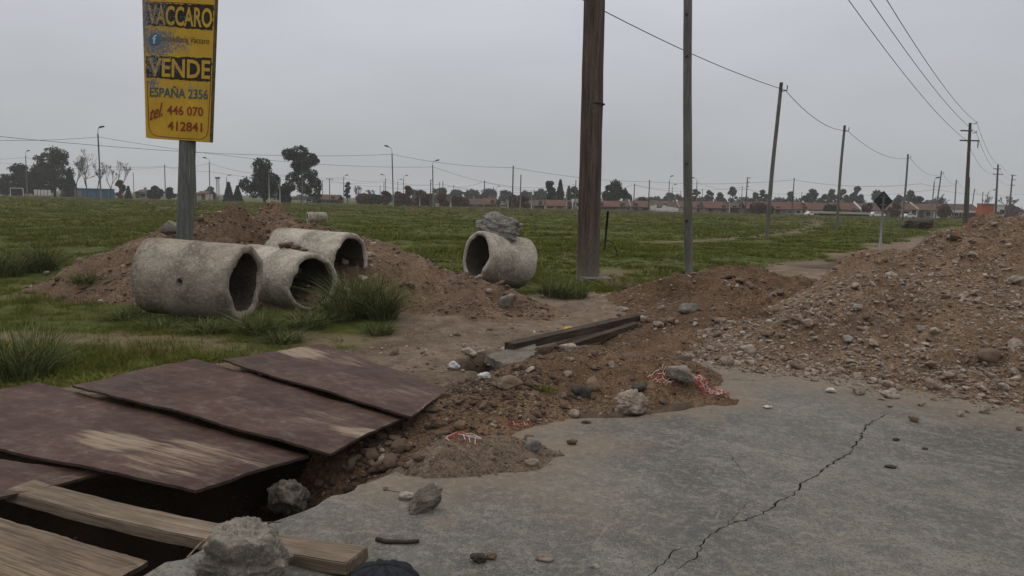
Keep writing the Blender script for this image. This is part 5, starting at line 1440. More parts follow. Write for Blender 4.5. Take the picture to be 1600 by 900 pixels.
# ------------------------------------------------------------------ far buildings
def house(label, xl, xr, yr_, ye, yb, d, roof='roof', wall='wall_grey', seed=0, gable=False, parapet=None, windows=True, flat=False, D=7.0, name='terraced_house', cat='house', group='low houses beyond the field'):
    rnd = random.Random(seed)
    A = at(xl, yb, d); Bq = at(xr, yb, d); z0 = -.4
    ze = at((xl + xr) / 2, ye, d).z; zr = at((xl + xr) / 2, yr_, d + 3.5).z
    w = Bq.x - A.x; cx = (A.x + Bq.x) / 2
    root = empty(name, (cx, d, z0), label, cat, group)
    m = MB()
    if gable:
        V = [(A.x, d, z0), (Bq.x, d, z0), (Bq.x, d, ze), (cx, d, zr), (A.x, d, ze)]; V += [(x, y + D, z) for x, y, z in V]
        m.add(V, [(0, 1, 2, 3, 4), (9, 8, 7, 6, 5), (0, 5, 6, 1), (1, 6, 7, 2), (4, 9, 5, 0), (2, 7, 8, 3), (3, 8, 9, 4)])
    else: m.box((cx, d + D / 2, (z0 + ze) / 2), (w - .03, D, ze - z0))
    m.obj('wall', MAT[wall], root)
    o = .35
    if gable:
        m = MB()
        for s in (-1, 1):
            ex = cx + s * (w / 2 + o); e2 = ze - o * (zr - ze) / (w / 2)
            V = [(cx, d - .3, zr + .02), (ex, d - .3, e2), (ex, d + D, e2), (cx, d + D, zr + .02)]; V += [(x, y, z + .16) for x, y, z in V]
            m.add(V, [(0, 1, 2, 3), (7, 6, 5, 4), (0, 4, 5, 1), (1, 5, 6, 2), (2, 6, 7, 3), (3, 7, 4, 0)])
        m.obj('roof', MAT[roof], root)
    elif flat:
        m = MB(); m.box((cx, d + D / 2 - .1, ze + .12), (w + .1, D + .4, .22)); m.obj('roof', MAT[roof], root)
    else:
        m = MB(); dr = D / 2
        e2 = ze - .12
        V = [(A.x, d - .5, e2), (Bq.x, d - .5, e2), (Bq.x, d + dr, zr), (A.x, d + dr, zr), (A.x, d + D + .5, e2), (Bq.x, d + D + .5, e2)]
        V += [(x, y, z + .18) for x, y, z in V]
        m.add(V, [(0, 1, 2, 3), (3, 2, 5, 4), (6, 9, 8, 7), (9, 10, 11, 8), (0, 6, 7, 1), (1, 7, 8, 2), (2, 8, 11, 5), (3, 9, 6, 0), (4, 10, 9, 3), (5, 11, 10, 4)])
        rf = m.obj('roof', MAT[roof], root)
        if rnd.random() < .5:
            m = MB(); x = cx + rnd.uniform(-.3, .3) * w; m.box((x, d + dr + .8, zr + .25), (.6, .6, 1.1)); m.obj('chimney', MAT['wall_grey'], rf)
    if parapet:
        m = MB(); x = Bq.x - .12
        V = []
        for xx in (x - .14, x + .14): V += [(xx, d - .6, ze - .2), (xx, d + D / 2, zr + .05), (xx, d + D / 2, zr + .55), (xx, d - .6, ze + .35)]
        m.add(V, [(0, 3, 2, 1), (4, 5, 6, 7), (0, 1, 5, 4), (1, 2, 6, 5), (2, 3, 7, 6), (3, 0, 4, 7)])
        m.obj('parapet', MAT[parapet], root)
    if windows:
        n = max(2, int(w / 2.3)); dp = rnd.randrange(n)
        for k in range(n):
            x = A.x + (k + .5) * w / n
            if k == dp:
                m = MB(); m.box((x, d - .03, z0 + 1.0), (.95, .1, 2.0)); m.obj('door', MAT['wall_dark'], root)
            elif rnd.random() < .85:
                hh = min(1.15, (ze - z0) * .42); zc = z0 + (ze - z0) * .56; ww = rnd.uniform(1.0, 1.7)
                m = MB(); 
                for s in (-1, 1): m.box((x + s * ww / 2, d - .04, zc), (.1, .12, hh + .1)); m.box((x, d - .04, zc + s * hh / 2), (ww - .1, .12, .1))
                wf = m.obj('window', MAT[rnd.choice(('wall_white', 'wall_dark', 'wall_cream'))], root)
                m = MB(); m.box((x, d - .015, zc), (ww - .1, .06, hh - .1)); m.obj('pane', MAT['window_glass'], wf)
    return root
H = house
H('brown roofed house left of the white gable', 705, 752, 311, 319.5, 325, 182, 'roof2', 'wall_dark', 1)
H('house with a cream gable end facing the field', 775, 790, 311.5, 318, 325, 176, 'roof2', 'wall_cream', 2, gable=True)
H('red roofed house just left of the cream gable', 752, 775, 311, 319.5, 325, 181, 'roof', 'wall_dark', 3)
H('brown house behind the rusty trees left of the conifers', 790, 852, 313.5, 321, 327, 186, 'roof2', 'wall_dark', 4)
H('red tiled house under the dark conifers', 852, 897, 313.5, 322, 327, 180, 'roof', 'wall_cream', 5)
H('narrow white block close left of the massive brown post', 896, 906, 312, 312.5, 328, 176, 'wall_white', 'wall_white', 6, flat=True, name='white_block', cat='building')
H('red roofed house right of the massive brown post', 930, 968, 315, 323, 328, 178, 'roof', 'wall_dark', 7)
H('tiled house under the big round dark tree', 968, 986, 315, 323, 329, 180, 'roof2', 'wall_grey', 8, parapet='wall_cream')
H('tiled house left of the stepped white facade', 986, 1016, 315, 323.5, 329, 179, 'roof', 'wall_grey', 9)
H('tiled house behind the stepped white facade', 1016, 1062, 315, 324, 330, 182, 'roof2', 'wall_grey', 10, parapet='wall_white')
H('tiled house hidden by the slim wooden pole', 1062, 1100, 315.5, 324.5, 330.5, 181, 'roof', 'wall_cream', 11)
H('brown roofed house right of the slim wooden pole', 1100, 1141, 316, 325.5, 331, 179, 'roof', 'wall_grey', 12, parapet='roof')
H('dark roofed house left of the dark bracket pole', 1141, 1165, 318, 325, 331, 184, 'roof2', 'wall_dark', 13)
H('long tiled house left of the first leaning path pole', 1165, 1206, 316.5, 326.5, 332, 179, 'roof', 'wall_dark', 14)
H('tiled house just right of the first leaning path pole', 1206, 1242, 317, 327, 333, 178, 'roof', 'wall_grey', 15)
H('white walled tiled house right of the lone dark pole', 1242, 1262, 317, 327, 334, 180, 'roof', 'wall_white', 16, parapet='wall_cream')
H('tiled house behind the pale flat trailer', 1262, 1301, 318, 328, 335, 178, 'roof', 'wall_cream', 17)
H('tiled house left of the road sign with white party wall', 1301, 1344, 318, 328, 336, 178, 'roof', 'wall_grey', 18, parapet='wall_white')
H('tiled house directly behind the road sign', 1344, 1374, 319, 329, 337, 178, 'roof2', 'wall_grey', 19)
H('tiled house between the road sign and the next path pole', 1374, 1410, 319, 329, 337, 178, 'roof', 'wall_grey', 20)
H('white fronted tiled house right of the road sign', 1410, 1433, 319, 328, 338, 177, 'roof', 'wall_white', 21, parapet='wall_cream')
H('tiled house left of the thick pale lamp post', 1433, 1458, 319.5, 328.5, 338, 178, 'roof', 'wall_grey', 22)
H('tiled house behind the rusty tree by the path poles', 1458, 1484, 320, 329, 338.5, 178, 'roof', 'wall_white', 23)
H('dark open carport with a white fascia behind the crossarm pole', 1484, 1531, 320, 329.5, 339, 178, 'roof2', 'wall_dark', 24, name='carport', cat='building')
p = at(1484, 330, 175); q = at(1531, 330, 175); m = MB(); m.box(((p.x + q.x) / 2, 176.6, p.z), (q.x - p.x, .3, .5)); 
cpo = bpy.data.objects[-1] if False else [o for o in COL.objects if o.name.startswith('carport')][0]
m.obj('fascia', MAT['wall_white'], cpo)
H('bright orange flat roofed building at the right end of the row', 1533, 1552, 318, 319.5, 341, 172, 'wall_grey', 'orange', 25, flat=True, D=2.0, windows=False, name='orange_building', cat='building')
H('pale stepped building right of the orange one', 1556, 1568, 320.5, 321, 341, 185, 'wall_white', 'wall_white', 26, flat=True, name='pale_building', cat='building')
H('small red roofed house beyond the sign post', 305, 322, 299.5, 303, 308, 200, 'roof', 'wall_cream', 27)
H('tiny brown hipped house left of the sign post', 211, 227, 297, 300.5, 306, 210, 'roof2', 'wall_grey', 28)
H('grey low shed under the taller rounded tree', 478, 497, 304, 309, 315, 190, 'roof2', 'wall_grey', 29, name='shed', cat='shed')
H('dark red roofed house right of the rounded trees', 498, 528, 305, 312, 316, 192, 'roof', 'wall_dark', 30)
# stepped white facade
d = 172; P = [at(x, y, d) for x, y in ((1016, 331), (1016, 321.5), (1022, 321.5), (1022, 320), (1026, 320), (1026, 325), (1034, 325), (1037, 320.5), (1041, 320.5), (1041, 322.5), (1060, 325), (1060, 331))]
V = [(v.x, d, v.z if 0 < i < 11 else -.4) for i, v in enumerate(P)]; n = len(V); V += [(x, y + .25, z) for x, y, z in V]
tag(mk('white_wall', V, [tuple(range(n)), tuple(range(2 * n - 1, n - 1, -1))] + [((i + 1) % n, i, i + n, (i + 1) % n + n) for i in range(n)], MAT['wall_white']), 'stepped white facade wall before the tile roofs', 'wall')
def simple(name, label, cat, parts, loc):
    root = empty(name, loc, label, cat)
    for nm, mt, boxes in parts:
        m = MB()
        for b in boxes: m.box(*b)
        m.obj(nm, MAT[mt], root)
    return root
def span(xl, xr, yt, yb, d):
    a = at(xl, yb, d); b = at(xr, yb, d); t = at((xl + xr) / 2, yt, d); return (a.x + b.x) / 2, b.x - a.x, t.z, a.z
cx, w, zt_, zb = span(118, 169, 295, 306, 180)
simple('blue_shed', 'long blue sheet metal shed behind the bare trees', 'shed', (('wall', 'blue', [((cx, 181.5, (zt_ - .4) / 2), (w, 3, zt_ + .4))]), ('roof', 'wall_grey', [((cx, 181.4, zt_ + .06), (w + .2, 3.4, .1))]),
       ('door', 'wall_grey', [((cx - w * .42, 179.97, .6), (1.6, .08, 1.9))])), (cx, 181.5, -.4))
cx, w, zt_, zb = span(53, 80, 296.5, 305, 185)
simple('white_wall', 'low white wall panels before the big green tree at left', 'wall', (('panel', 'wall_white', [((cx + (k - 2) * w / 5, 185, zt_ / 2), (w / 5 - .25, .2, zt_)) for k in range(5)]), ('footing', 'wall_grey', [((cx, 185.05, .05), (w, .3, .5))])), (cx, 185, -.3))
cx, w, zt_, zb = span(16.5, 36.5, 294, 306, 150)
root = empty('goal_frame', (cx, 150, 0), 'white football goal frame at the far left of the field', 'goal')
m = MB(); m.tube([(cx - w / 2, 150, -.3), (cx - w / 2, 150, zt_)], .07, 6); m.obj('upright', MAT['white_metal'], root)
m = MB(); m.tube([(cx + w / 2, 150, -.3), (cx + w / 2, 150, zt_)], .07, 6); m.obj('upright', MAT['white_metal'], root)
m = MB(); m.tube([(cx - w / 2, 150, zt_), (cx + w / 2, 150, zt_)], .07, 6); m.obj('crossbar', MAT['white_metal'], root)
cx, w, zt_, zb = span(1273, 1356, 331, 337, 150)
root = simple('flat_trailer', 'long pale flat trailer parked before the row of houses', 'trailer', (('deck', 'wall_cream', [((cx, 150, zt_ - .2), (w, 2.4, .4))]), ('frame', 'dark_metal', [((cx, 150, zt_ - .62), (w - .3, 1.8, .4))])), (cx, 150, 0))
for k in (-.42, -.3, .3, .42):
    m = MB(); m.tube([(cx + k * w, 148.9, .0), (cx + k * w, 149.2, .0)], .45, 14); m.obj('wheel', MAT['rubber'], root)
def car(label, px, py, d, wpx, seed, mat='car_white'):
    p = at(px, py, d); L = wpx / FPX * d; z0 = -.2
    root = empty('parked_car', (p.x, d, z0), label, 'car')
    m = MB(); prof = [(-.5, .25), (-.5, .6), (-.36, .72), (-.22, 1.08), (.18, 1.12), (.34, .78), (.49, .68), (.5, .25)]
    V = [(p.x + x * L, d - .8, z0 + z * L * .30) for x, z in prof] + [(p.x + x * L, d + .8, z0 + z * L * .30) for x, z in prof]; n = len(prof)
    m.add(V, [tuple(range(n))[::-1], tuple(range(n, 2 * n))] + [(i, (i + 1) % n, (i + 1) % n + n, i + n) for i in range(n)]); m.obj('body', MAT[mat], root)
    m = MB(); m.box((p.x - .02 * L, d - .8, z0 + .9 * L * .30), (.42 * L, .04, .22 * L * .3)); m.obj('side_windows', MAT['window_glass'], root)
    for s in (-.3, .3):
        m = MB(); m.tube([(p.x + s * L, d - .84, z0 + .07 * L), (p.x + s * L, d - .66, z0 + .07 * L)], .07 * L, 12); m.obj('wheel', MAT['rubber'], root)
car('white car parked under the house behind the road sign', 1369, 336, 165, 24, 1)
car('white car far down the road at the right edge', 1591, 340, 150, 18, 2)
car('white car between the trailer and the lone dark pole', 1268, 333.5, 160, 20, 3)
car('small white car before the white fronted house', 1419, 338, 165, 18, 4)

# ------------------------------------------------------------------ trees
def leaves(P, size, seed, aspect=.55):
    rs = np.random.RandomState(seed); n = len(P)
    a = rs.normal(size=(n, 3)); a /= np.linalg.norm(a, axis=1)[:, None]
    b = rs.normal(size=(n, 3)); b -= a * (a * b).sum(1)[:, None]; b /= np.linalg.norm(b, axis=1)[:, None]
    s = (size * rs.uniform(.6, 1.4, n))[:, None]
    V = np.stack([P - a * s, P + b * s * aspect, P + a * s, P - b * s * aspect], 1).reshape(-1, 3)
    F = np.arange(4 * n).reshape(n, 4); return V, F
def blob_leaves(blobs, n, rs, thr, freq, fill=.35):
    vol = np.array([b[3] * b[4] * b[5] for b in blobs]) ** .75; pr = vol / vol.sum()
    k = rs.choice(len(blobs), n, p=pr); B = np.array(blobs)[k]
    D = rs.normal(size=(n, 3)); D /= np.linalg.norm(D, axis=1)[:, None]
    r = 1 - fill * rs.uniform(size=n) ** 1.5 + .10 * rs.normal(size=n)
    P = B[:, :3] + D * r[:, None] * B[:, 3:6]
    keep = vnoise(P[:, 0] * freq, P[:, 1] * freq, P[:, 2] * freq, 3) > thr
    return P[keep]
def tree(name, label, px, ytop, wpx, d, kind, seed, leaf='leaf_dark', group='trees beyond the field', ybot=None, dens=1.0):
    rs = np.random.RandomState(seed); rnd = random.Random(seed)
    T = at(px, ytop, d); z0 = -.4; Hh = T.z - z0; w = wpx / FPX * d; x = T.x
    root = empty(name, (x, d, z0), label, 'tree' if 'bush' not in name and 'shrub' not in name else 'bush', group)
    px_m = d / FPX * 1.5
    ls = max(.13, px_m * 1.0)
    m = MB(); blobs = []
    if kind == 'conifer':
        m.tube([(x, d, z0), (x, d, z0 + Hh * .95)], [w * .05 + .05, .03], 6)
        n = int(2600 * dens); u = rs.uniform(.03, 1, n) ** .8; u = 1 - u
        tier = .75 + .25 * np.abs(np.sin(u * 26))
        R = (w / 2) * (1 - u) * tier * rs.uniform(.3, 1.05, n) + .1; an = rs.uniform(0, 6.28, n)
        P = np.column_stack([x + R * np.cos(an), d + R * np.sin(an), z0 + Hh * (.06 + .94 * u) - R * .15])
    elif kind == 'bare':
        def br(p, dr, L, r, dep):
            q = p + dr * L; mid = p.lerp(q, .5) + Vector((rnd.uniform(-1, 1), rnd.uniform(-1, 1), 0)) * L * .06
            m.tube([p, mid, q], [r, r * .85, r * .7], 5 if dep > 2 else 3, False)
            if dep == 0: return
            for k in range(rnd.choice((2, 3, 3)) if dep > 1 else 3):
                nd = (dr + Vector((rnd.gauss(0, .45), rnd.gauss(0, .45), rnd.uniform(-.1, .35)))).normalized()
                br(q if k else mid.lerp(q, .6), nd, L * rnd.uniform(.62, .85), max(r * .64, px_m * .11), dep - 1)
        br(Vector((x, d, z0)), Vector((rnd.uniform(-.1, .1), 0, 1)), Hh * .25, max(.16, Hh * .02), 6)
        V = np.array(m.V); 
        zt2 = V[:, 2].max(); V[:, 2] = z0 + (V[:, 2] - z0) * Hh / (zt2 - z0)
        wd = np.abs(V[:, 0] - x).max() * 2; V[:, 0] = x + (V[:, 0] - x) * min(1.6, w / wd)
        mk('trunk', V, m.F, MAT['twig'], root); 
        return root
    else:
        if kind == 'round':
            nb = 24; c0 = .55; lo = .02
        elif kind == 'euc':
            nb = 22; c0 = .6; lo = .12 if d < 200 else .0
        elif kind == 'low':
            nb = 6; c0 = .5; lo = .05
        else: nb = 8; c0 = .55; lo = -.05
        m.tube([(x, d, z0), (x + w * .02, d, z0 + Hh * .35), (x, d, z0 + Hh * .75)], [max(.14, w * .035), max(.1, w * .025), .05], 7)
        for k in range(nb):
            if kind == 'upright': zc = lo + (1 - lo) * (k + .5) / nb; rr = .5 * math.sin(math.pi * min(.95, .15 + .85 * (1 - zc * .85)))
            else: zc = rnd.uniform(lo + .12, .86); rr = .5
            wz = math.sin(math.pi * min(1, max(.12, (zc - lo * .6) / (1.02 - lo * .6)))) ** .6
            ox = rnd.uniform(-1, 1) * w * (.42 if kind in ('round', 'euc') else .34) * wz; oy = rnd.uniform(-1, 1) * w * .3 * wz
            br_ = w * (rnd.uniform(.10, .19) if kind in ('round', 'euc') else rnd.uniform(.2, .32)); bz = br_ * rnd.uniform(.65, .95)
            zc2 = min(z0 + Hh * zc, z0 + Hh - bz)
            blobs.append((x + ox, d + oy, zc2, br_, br_, bz))
        blobs.append((x + rnd.uniform(-.1, .1) * w, d, z0 + Hh - w * .17, w * .22, w * .22, w * .17))
        if kind in ('round', 'low'): blobs.append((x, d, z0 + Hh * (.5 if kind == 'round' else .35), w * .27, w * .27, Hh * .28))
        for b in blobs[:7]:
            m.tube([(x, d, z0 + Hh * (.2 + .15 * rnd.random())), ((x + b[0]) / 2, (d + b[1]) / 2, (z0 + Hh * .35 + b[2]) / 2), b[:3]], [max(.07, w * .014), max(.05, w * .009), .03], 4, False)
        n = int(min(11000, 1800 + 26 * (wpx * (Hh / d * FPX))**.9 * 2.4) * dens)
        P = blob_leaves(blobs, n, rs, -.30 if kind not in ('euc', 'round') else -.20, 2.8 / max(w * .22, .6), .35 if d < 200 else .8)
        P = P[(P[:, 2] > z0 + .2)]
    m.obj('trunk', MAT['bark'], root, True)
    V, F = leaves(P, ls, seed); mk('crown', V, F, MAT[leaf], root)
    return root
Tr = tree
Tr('broad_tree', 'dark spreading tree at the far left behind the goal frame', 32, 255, 46, 205, 'round', 1, 'leaf_dark')
Tr('broad_tree', 'tallest yellowish green tree of the left cluster', 82, 229, 60, 200, 'round', 2, 'leaf_green', dens=1.4)
Tr('broad_tree', 'olive lower half of the left cluster beside the tallest tree', 57, 258, 44, 197, 'round', 3, 'leaf_green')
Tr('fir_tree', 'dark pointed fir at the right foot of the tallest left tree', 108, 262, 30, 196, 'conifer', 4, 'leaf_dark')
Tr('shrub', 'dark small bush at the far left edge', 8, 283, 20, 200, 'low', 5, 'leaf_dark'); Tr('shrub', 'dark bush under the spreading tree at far left', 22, 287, 26, 195, 'low', 6, 'leaf_dark')
for i, (px, yt, w, lab) in enumerate(((116, 240, 24, 'bare tree touching the dark fir'), (133, 231, 34, 'tallest bare tree right of the green cluster'), (150, 252, 22, 'bare crooked tree beside the big lamp'), (170, 253, 28, 'bare tree right of the big street lamp'), (187, 250, 22, 'last bare tree of the group by the blue shed'))):
    Tr('bare_tree', lab, px, yt, w, 172, 'bare', 20 + i, group='bare trees by the blue shed')
Tr('shrub', 'brown twiggy bush right of the blue shed', 188, 282, 14, 176, 'upright', 7, 'leaf_autumn', dens=.6); Tr('fir_tree', 'small dark fir between bare trees and sign post', 200, 290, 11, 185, 'conifer', 8, 'leaf_dark', dens=.5)
Tr('shrub', 'low dark bush left of the thin leaning pole', 243, 291, 24, 195, 'low', 9, 'leaf_dark'); Tr('shrub', 'small dark bush just left of the sign post', 264, 293, 16, 200, 'low', 10, 'leaf_dark')
Tr('shrub', 'green bush behind the small red roofed house', 329, 292, 18, 205, 'low', 11, 'leaf_olive')
Tr('fir_tree', 'conical dark fir right of the lattice mast', 357, 283, 19, 180, 'conifer', 12, 'leaf_dark'); Tr('fir_tree', 'second conical fir beside the rounded tree', 371, 289, 17, 180, 'conifer', 13, 'leaf_dark')
Tr('rounded_tree', 'left of two big rounded dark trees', 412, 247, 64, 165, 'round', 14, 'leaf_dark', dens=1.5)
Tr('rounded_tree', 'taller of the two big rounded dark trees', 471, 228, 60, 165, 'euc', 15, 'leaf_dark', dens=1.6)
Tr('shrub', 'bush filling the gap between the big rounded trees', 446, 292, 30, 166, 'low', 16, 'leaf_dark')
Tr('young_tree', 'small slim tree at the right of the taller rounded tree', 498, 284, 8, 185, 'upright', 17, 'leaf_dark', dens=.5)
Tr('tufted_tree', 'lone tuft topped tree right of the lamp', 543, 285, 11, 195, 'euc', 18, 'leaf_euc', dens=.5)
Tr('bare_tree', 'pale bare tree right of the tuft topped tree', 562, 290, 20, 195, 'bare', 41); Tr('bare_tree', 'second pale bare tree right of the tuft topped one', 578, 296, 16, 200, 'bare', 42)
Tr('shrub', 'greyish bush at the foot of the pale bare trees', 570, 303, 40, 195, 'low', 43, 'leaf_autumn', dens=.8); Tr('shrub', 'dark bush line left of the orange trees', 590, 305, 26, 190, 'low', 44, 'leaf_dark')
for i, (px, yt, w, lab) in enumerate(((602, 299, 16, 'first orange tree from the left'), (623, 300, 18, 'orange tree between two faint lamps'), (636, 291, 16, 'tallest of the orange trees'), (656, 298, 24, 'broad orange tree before the mid field lamp'),
        (672, 303, 16, 'orange tree at the foot of the mid field lamp'), (692, 302, 20, 'orange tree right of the mid field lamp'), (716, 308, 28, 'low orange tree left of the brown roofed house'), (800, 305, 18, 'rusty tree right of the cream gable'), (818, 306, 18, 'second rusty tree right of the cream gable'))):
    Tr('autumn_tree', lab, px, yt, w, 172, 'upright' if w < 20 else 'low', 50 + i, 'leaf_autumn', 'orange autumn trees', dens=.8)
for i, (px, yt, w, lab) in enumerate(((655, 296, 26, 'far grey tree above the broad orange tree'), (690, 293, 30, 'far grey tree behind the two dark thin poles'), (715, 296, 26, 'far grey tree left of the brown roof'), (738, 296, 28, 'far grey tree above the brown roof'), (763, 295, 30, 'far grey tree left of the tallest thin pole'), (790, 297, 24, 'far grey tree behind the cream gable'),
        (822, 298, 30, 'far grey tree left of the conifers'), (845, 295, 24, 'far grey tree touching the conifers'), (1025, 307, 26, 'low far grey tree over the white facade'), (1060, 304, 22, 'low far grey tree left of the slim wooden pole'), (1046, 301, 20, 'rounded far tree at the lower street lamp'))):
    Tr('far_tree', lab, px, yt, w, 300, 'round', 70 + i, 'leaf_euc', 'grey tree row far behind the houses', dens=.55)
Tr('conifer', 'left spire of the dark conifers', 858, 283, 22, 200, 'upright', 90, 'leaf_dark'); Tr('conifer', 'tallest dark conifer left of the massive post', 876, 278, 22, 200, 'conifer', 91, 'leaf_dark'); Tr('conifer', 'small conifer at the right of the dark group', 889, 289, 16, 200, 'conifer', 92, 'leaf_dark', dens=.6)
Tr('olive_tree', 'olive brown tree touching the massive brown post', 899, 292, 20, 205, 'low', 93, 'leaf_olive'); Tr('big_round_tree', 'big round dark tree right of the massive brown post', 961, 281, 40, 200, 'round', 94, 'leaf_dark', dens=1.2)
Tr('shrub', 'dark tree leaning against the big round tree', 983, 304, 18, 200, 'low', 95, 'leaf_dark'); Tr('shrub', 'low dark tree before the faint curled lamp', 1001, 308, 22, 205, 'low', 96, 'leaf_dark')
for i, (px, yt, w, lab) in enumerate(((1088, 296, 14, 'feathery tree just right of the slim wooden pole'), (1108, 298, 14, 'second feathery tree right of the slim pole'), (1126, 301, 16, 'low feathery tree left of the short pale pole'), (1145, 292, 18, 'feathery tree above the dark roofed house'), (1180, 301, 18, 'feathery tree right of the bracket pole'),
        (1193, 297, 16, 'feathery tree left of the first leaning pole'), (1237, 300, 20, 'feathery tree behind the lone dark pole'), (1256, 306, 14, 'low feathery tree right of the lone dark pole'), (1272, 295, 26, 'broad feathery tree over the trailer'), (1290, 304, 16, 'low feathery tree over the trailer end'), (1302, 296, 18, 'feathery tree left of the second leaning pole'),
        (1319, 296, 20, 'feathery tree right of the second leaning pole'), (1338, 291, 22, 'tallest feathery tree between the second pole and the sign'), (1372, 297, 26, 'feathery tree close behind the road sign'), (1404, 305, 16, 'feathery tree just right of the road sign'), (1424, 298, 20, 'feathery tree behind the wire dipping pole'))):
    Tr('feathery_tree', lab, px, yt, w, 260, 'euc', 110 + i, 'leaf_euc', 'feathery grey trees behind the houses', dens=.7)
for i, (px, yt, w, lab) in enumerate(((1098, 308, 34, 'low grey wood right of the slim wooden pole'), (1160, 308, 40, 'low grey wood behind the bracket pole'), (1215, 309, 36, 'low grey wood behind the first leaning pole'), (1262, 310, 40, 'low grey wood left of the trailer'), (1330, 309, 46, 'low grey wood behind the second leaning pole'), (1390, 311, 40, 'low grey wood behind the road sign'), (1455, 312, 40, 'low grey wood behind the thick lamp post'),
        (620, 304, 44, 'low grey wood behind the first orange trees'), (675, 303, 50, 'low grey wood behind the mid field lamp'), (750, 304, 50, 'low grey wood above the red roof'), (805, 305, 46, 'low grey wood behind the tallest thin pole'), (845, 304, 36, 'low grey wood left of the dark conifers'), (1010, 309, 40, 'low grey wood above the white facade'), (480, 305, 60, 'low grey wood under the taller rounded tree'), (290, 303, 46, 'low grey wood beside the sign post'), (150, 300, 50, 'low grey wood behind the bare trees'))):
    Tr('far_tree', lab, px, yt, w, 310, 'low', 160 + i, 'leaf_euc', 'grey tree row far behind the houses', dens=.6)
Tr('round_bush', 'dark rounded tree over the tiled roofs right of the sign', 1437, 307, 24, 215, 'low', 130, 'leaf_dark'); Tr('bare_tree', 'brownish bare tree behind the thick lamp post', 1470, 302, 26, 215, 'bare', 131)
for i, (px, yt, w, lab) in enumerate(((1357, 318, 18, 'rusty tree left of the road sign'), (1400, 316, 18, 'rusty tree right of the road sign'), (1476, 319, 20, 'rusty tree at the foot of the thin path poles'), (1185, 317, 22, 'rusty low tree before the long tiled house'))):
    Tr('autumn_tree', lab, px, yt, w, 170, 'low', 140 + i, 'leaf_autumn', 'orange autumn trees', dens=.6)
Tr('shrub', 'dark bush before the house left of the first leaning pole', 1198, 322, 20, 170, 'low', 150, 'leaf_dark', dens=.6); Tr('shrub', 'dark bush behind the trailer at the second leaning pole', 1302, 320, 24, 172, 'low', 151, 'leaf_dark', dens=.6)
Tr('bare_tree', 'large greyish bare tree at the right edge', 1575, 306, 44, 225, 'bare', 152); Tr('bare_tree', 'smaller bare tree left of the big one at the right edge', 1540, 300, 22, 240, 'bare', 153)
Tr('shrub', 'low brown bush beneath the bare tree at the right edge', 1580, 320, 40, 228, 'low', 154, 'leaf_autumn')

# ------------------------------------------------------------------ grass
def blade_mesh(n, rad, h0, h1, wd, seed, lean=.5, segs=3):
    rs = np.random.RandomState(seed); V = []; F = []
    for i in range(n):
        a = rs.uniform(0, 6.283); r = rad * math.sqrt(rs.uniform()); x, y = r * math.cos(a), r * math.sin(a)
        h = rs.uniform(h0, h1); la = a + rs.normal(0, 1.3); l = lean * h * rs.uniform(.1, 1.7); w = wd * rs.uniform(.7, 1.3)
        tw = rs.uniform(0, 6.283); sx, sy = math.cos(tw) * w / 2, math.sin(tw) * w / 2
        b = len(V)
        for k in range(segs + 1):
            u = k / segs; q = (x + math.cos(la) * l * u ** 1.8, y + math.sin(la) * l * u ** 1.8, h * (u - .28 * u * u * min(1.4, l / h)))
            if k < segs:
                t = 1 - .55 * u; V += [(q[0] - sx * t, q[1] - sy * t, q[2]), (q[0] + sx * t, q[1] + sy * t, q[2])]
            else: V.append(q)
        for k in range(segs - 1): F.append((b + 2 * k, b + 2 * k + 1, b + 2 * k + 3, b + 2 * k + 2))
        F.append((b + 2 * segs - 2, b + 2 * segs - 1, b + 2 * segs))
    return V, F
BOARD_POLY = [gp(*q, .05) for q in ((-420, 700), (0, 606), (112, 602), (300, 561), (348, 566), (505, 541), (702, 611), (645, 655), (520, 708), (306, 770), (-420, 950))]
def grass_field(name, label, mat, bands, protos, wfun, seed):
    rs = np.random.RandomState(seed); PT, RO, SC = [], [], []
    for (y0, y1, dens, sxy, sz) in bands:
        area = .76 * (y1 * y1 - y0 * y0); n = int(area * dens)
        y = np.sqrt(rs.uniform(y0 * y0, y1 * y1, n)); x = rs.uniform(-.78, .78, n) * y
        w = wfun(x, y); k = rs.uniform(size=n) < w; x, y = x[k], y[k]
        z = ground_z(x, y)
        if y0 < 20:
            ok = (surf(x, y) < z + .03) & ~inside(x, y, BOARD_POLY); x, y, z = x[ok], y[ok], z[ok]
        n = len(x); j = (.7 + .45 * np.clip(fbm(x * .45, y * .45, seed=61), -.8, 1.2)) * rs.uniform(.75, 1.3, n)
        PT.append(np.column_stack([x, y, z - .01])); RO.append(np.column_stack([rs.uniform(-.15, .15, n), rs.uniform(-.15, .15, n), rs.uniform(0, 6.28, n)]))
        SC.append(np.column_stack([sxy * j, sxy * j, sz * j]))
    PT = np.concatenate(PT)
    o = gn_scatter(name, PT, np.concatenate(RO), np.concatenate(SC), protos, mat, rs.randint(0, len(protos), len(PT)))
    return tag(o, label, kind='stuff')
pro = [blade_mesh(34, .13, .05, .15, .0065, 10 + i, .7) for i in range(5)]
pro_far = [blade_mesh(30, .16, .05, .15, .016, 20 + i, .7, 2) for i in range(5)]
gw = lambda x, y: np.clip((1 - dirt_mask(x, y)) * (1 - .72 * dry_mask(x, y)), 0, 1) * (.62 + .5 * np.clip(fbm(x * .7, y * .7, seed=62), -.7, .8))
grass_field('grass', 'green field grass', MAT['grass'], [(4.2, 9, 150, .8, .85), (9, 17, 85, 1.0, 1.0)], pro, gw, 1)
grass_field('grass', 'green field grass farther off', MAT['grass'], [(17, 32, 26, 1.4, 1.05), (32, 62, 8.0, 2.1, 1.1), (62, 150, 1.8, 4.0, 1.3)], pro_far, gw, 2)
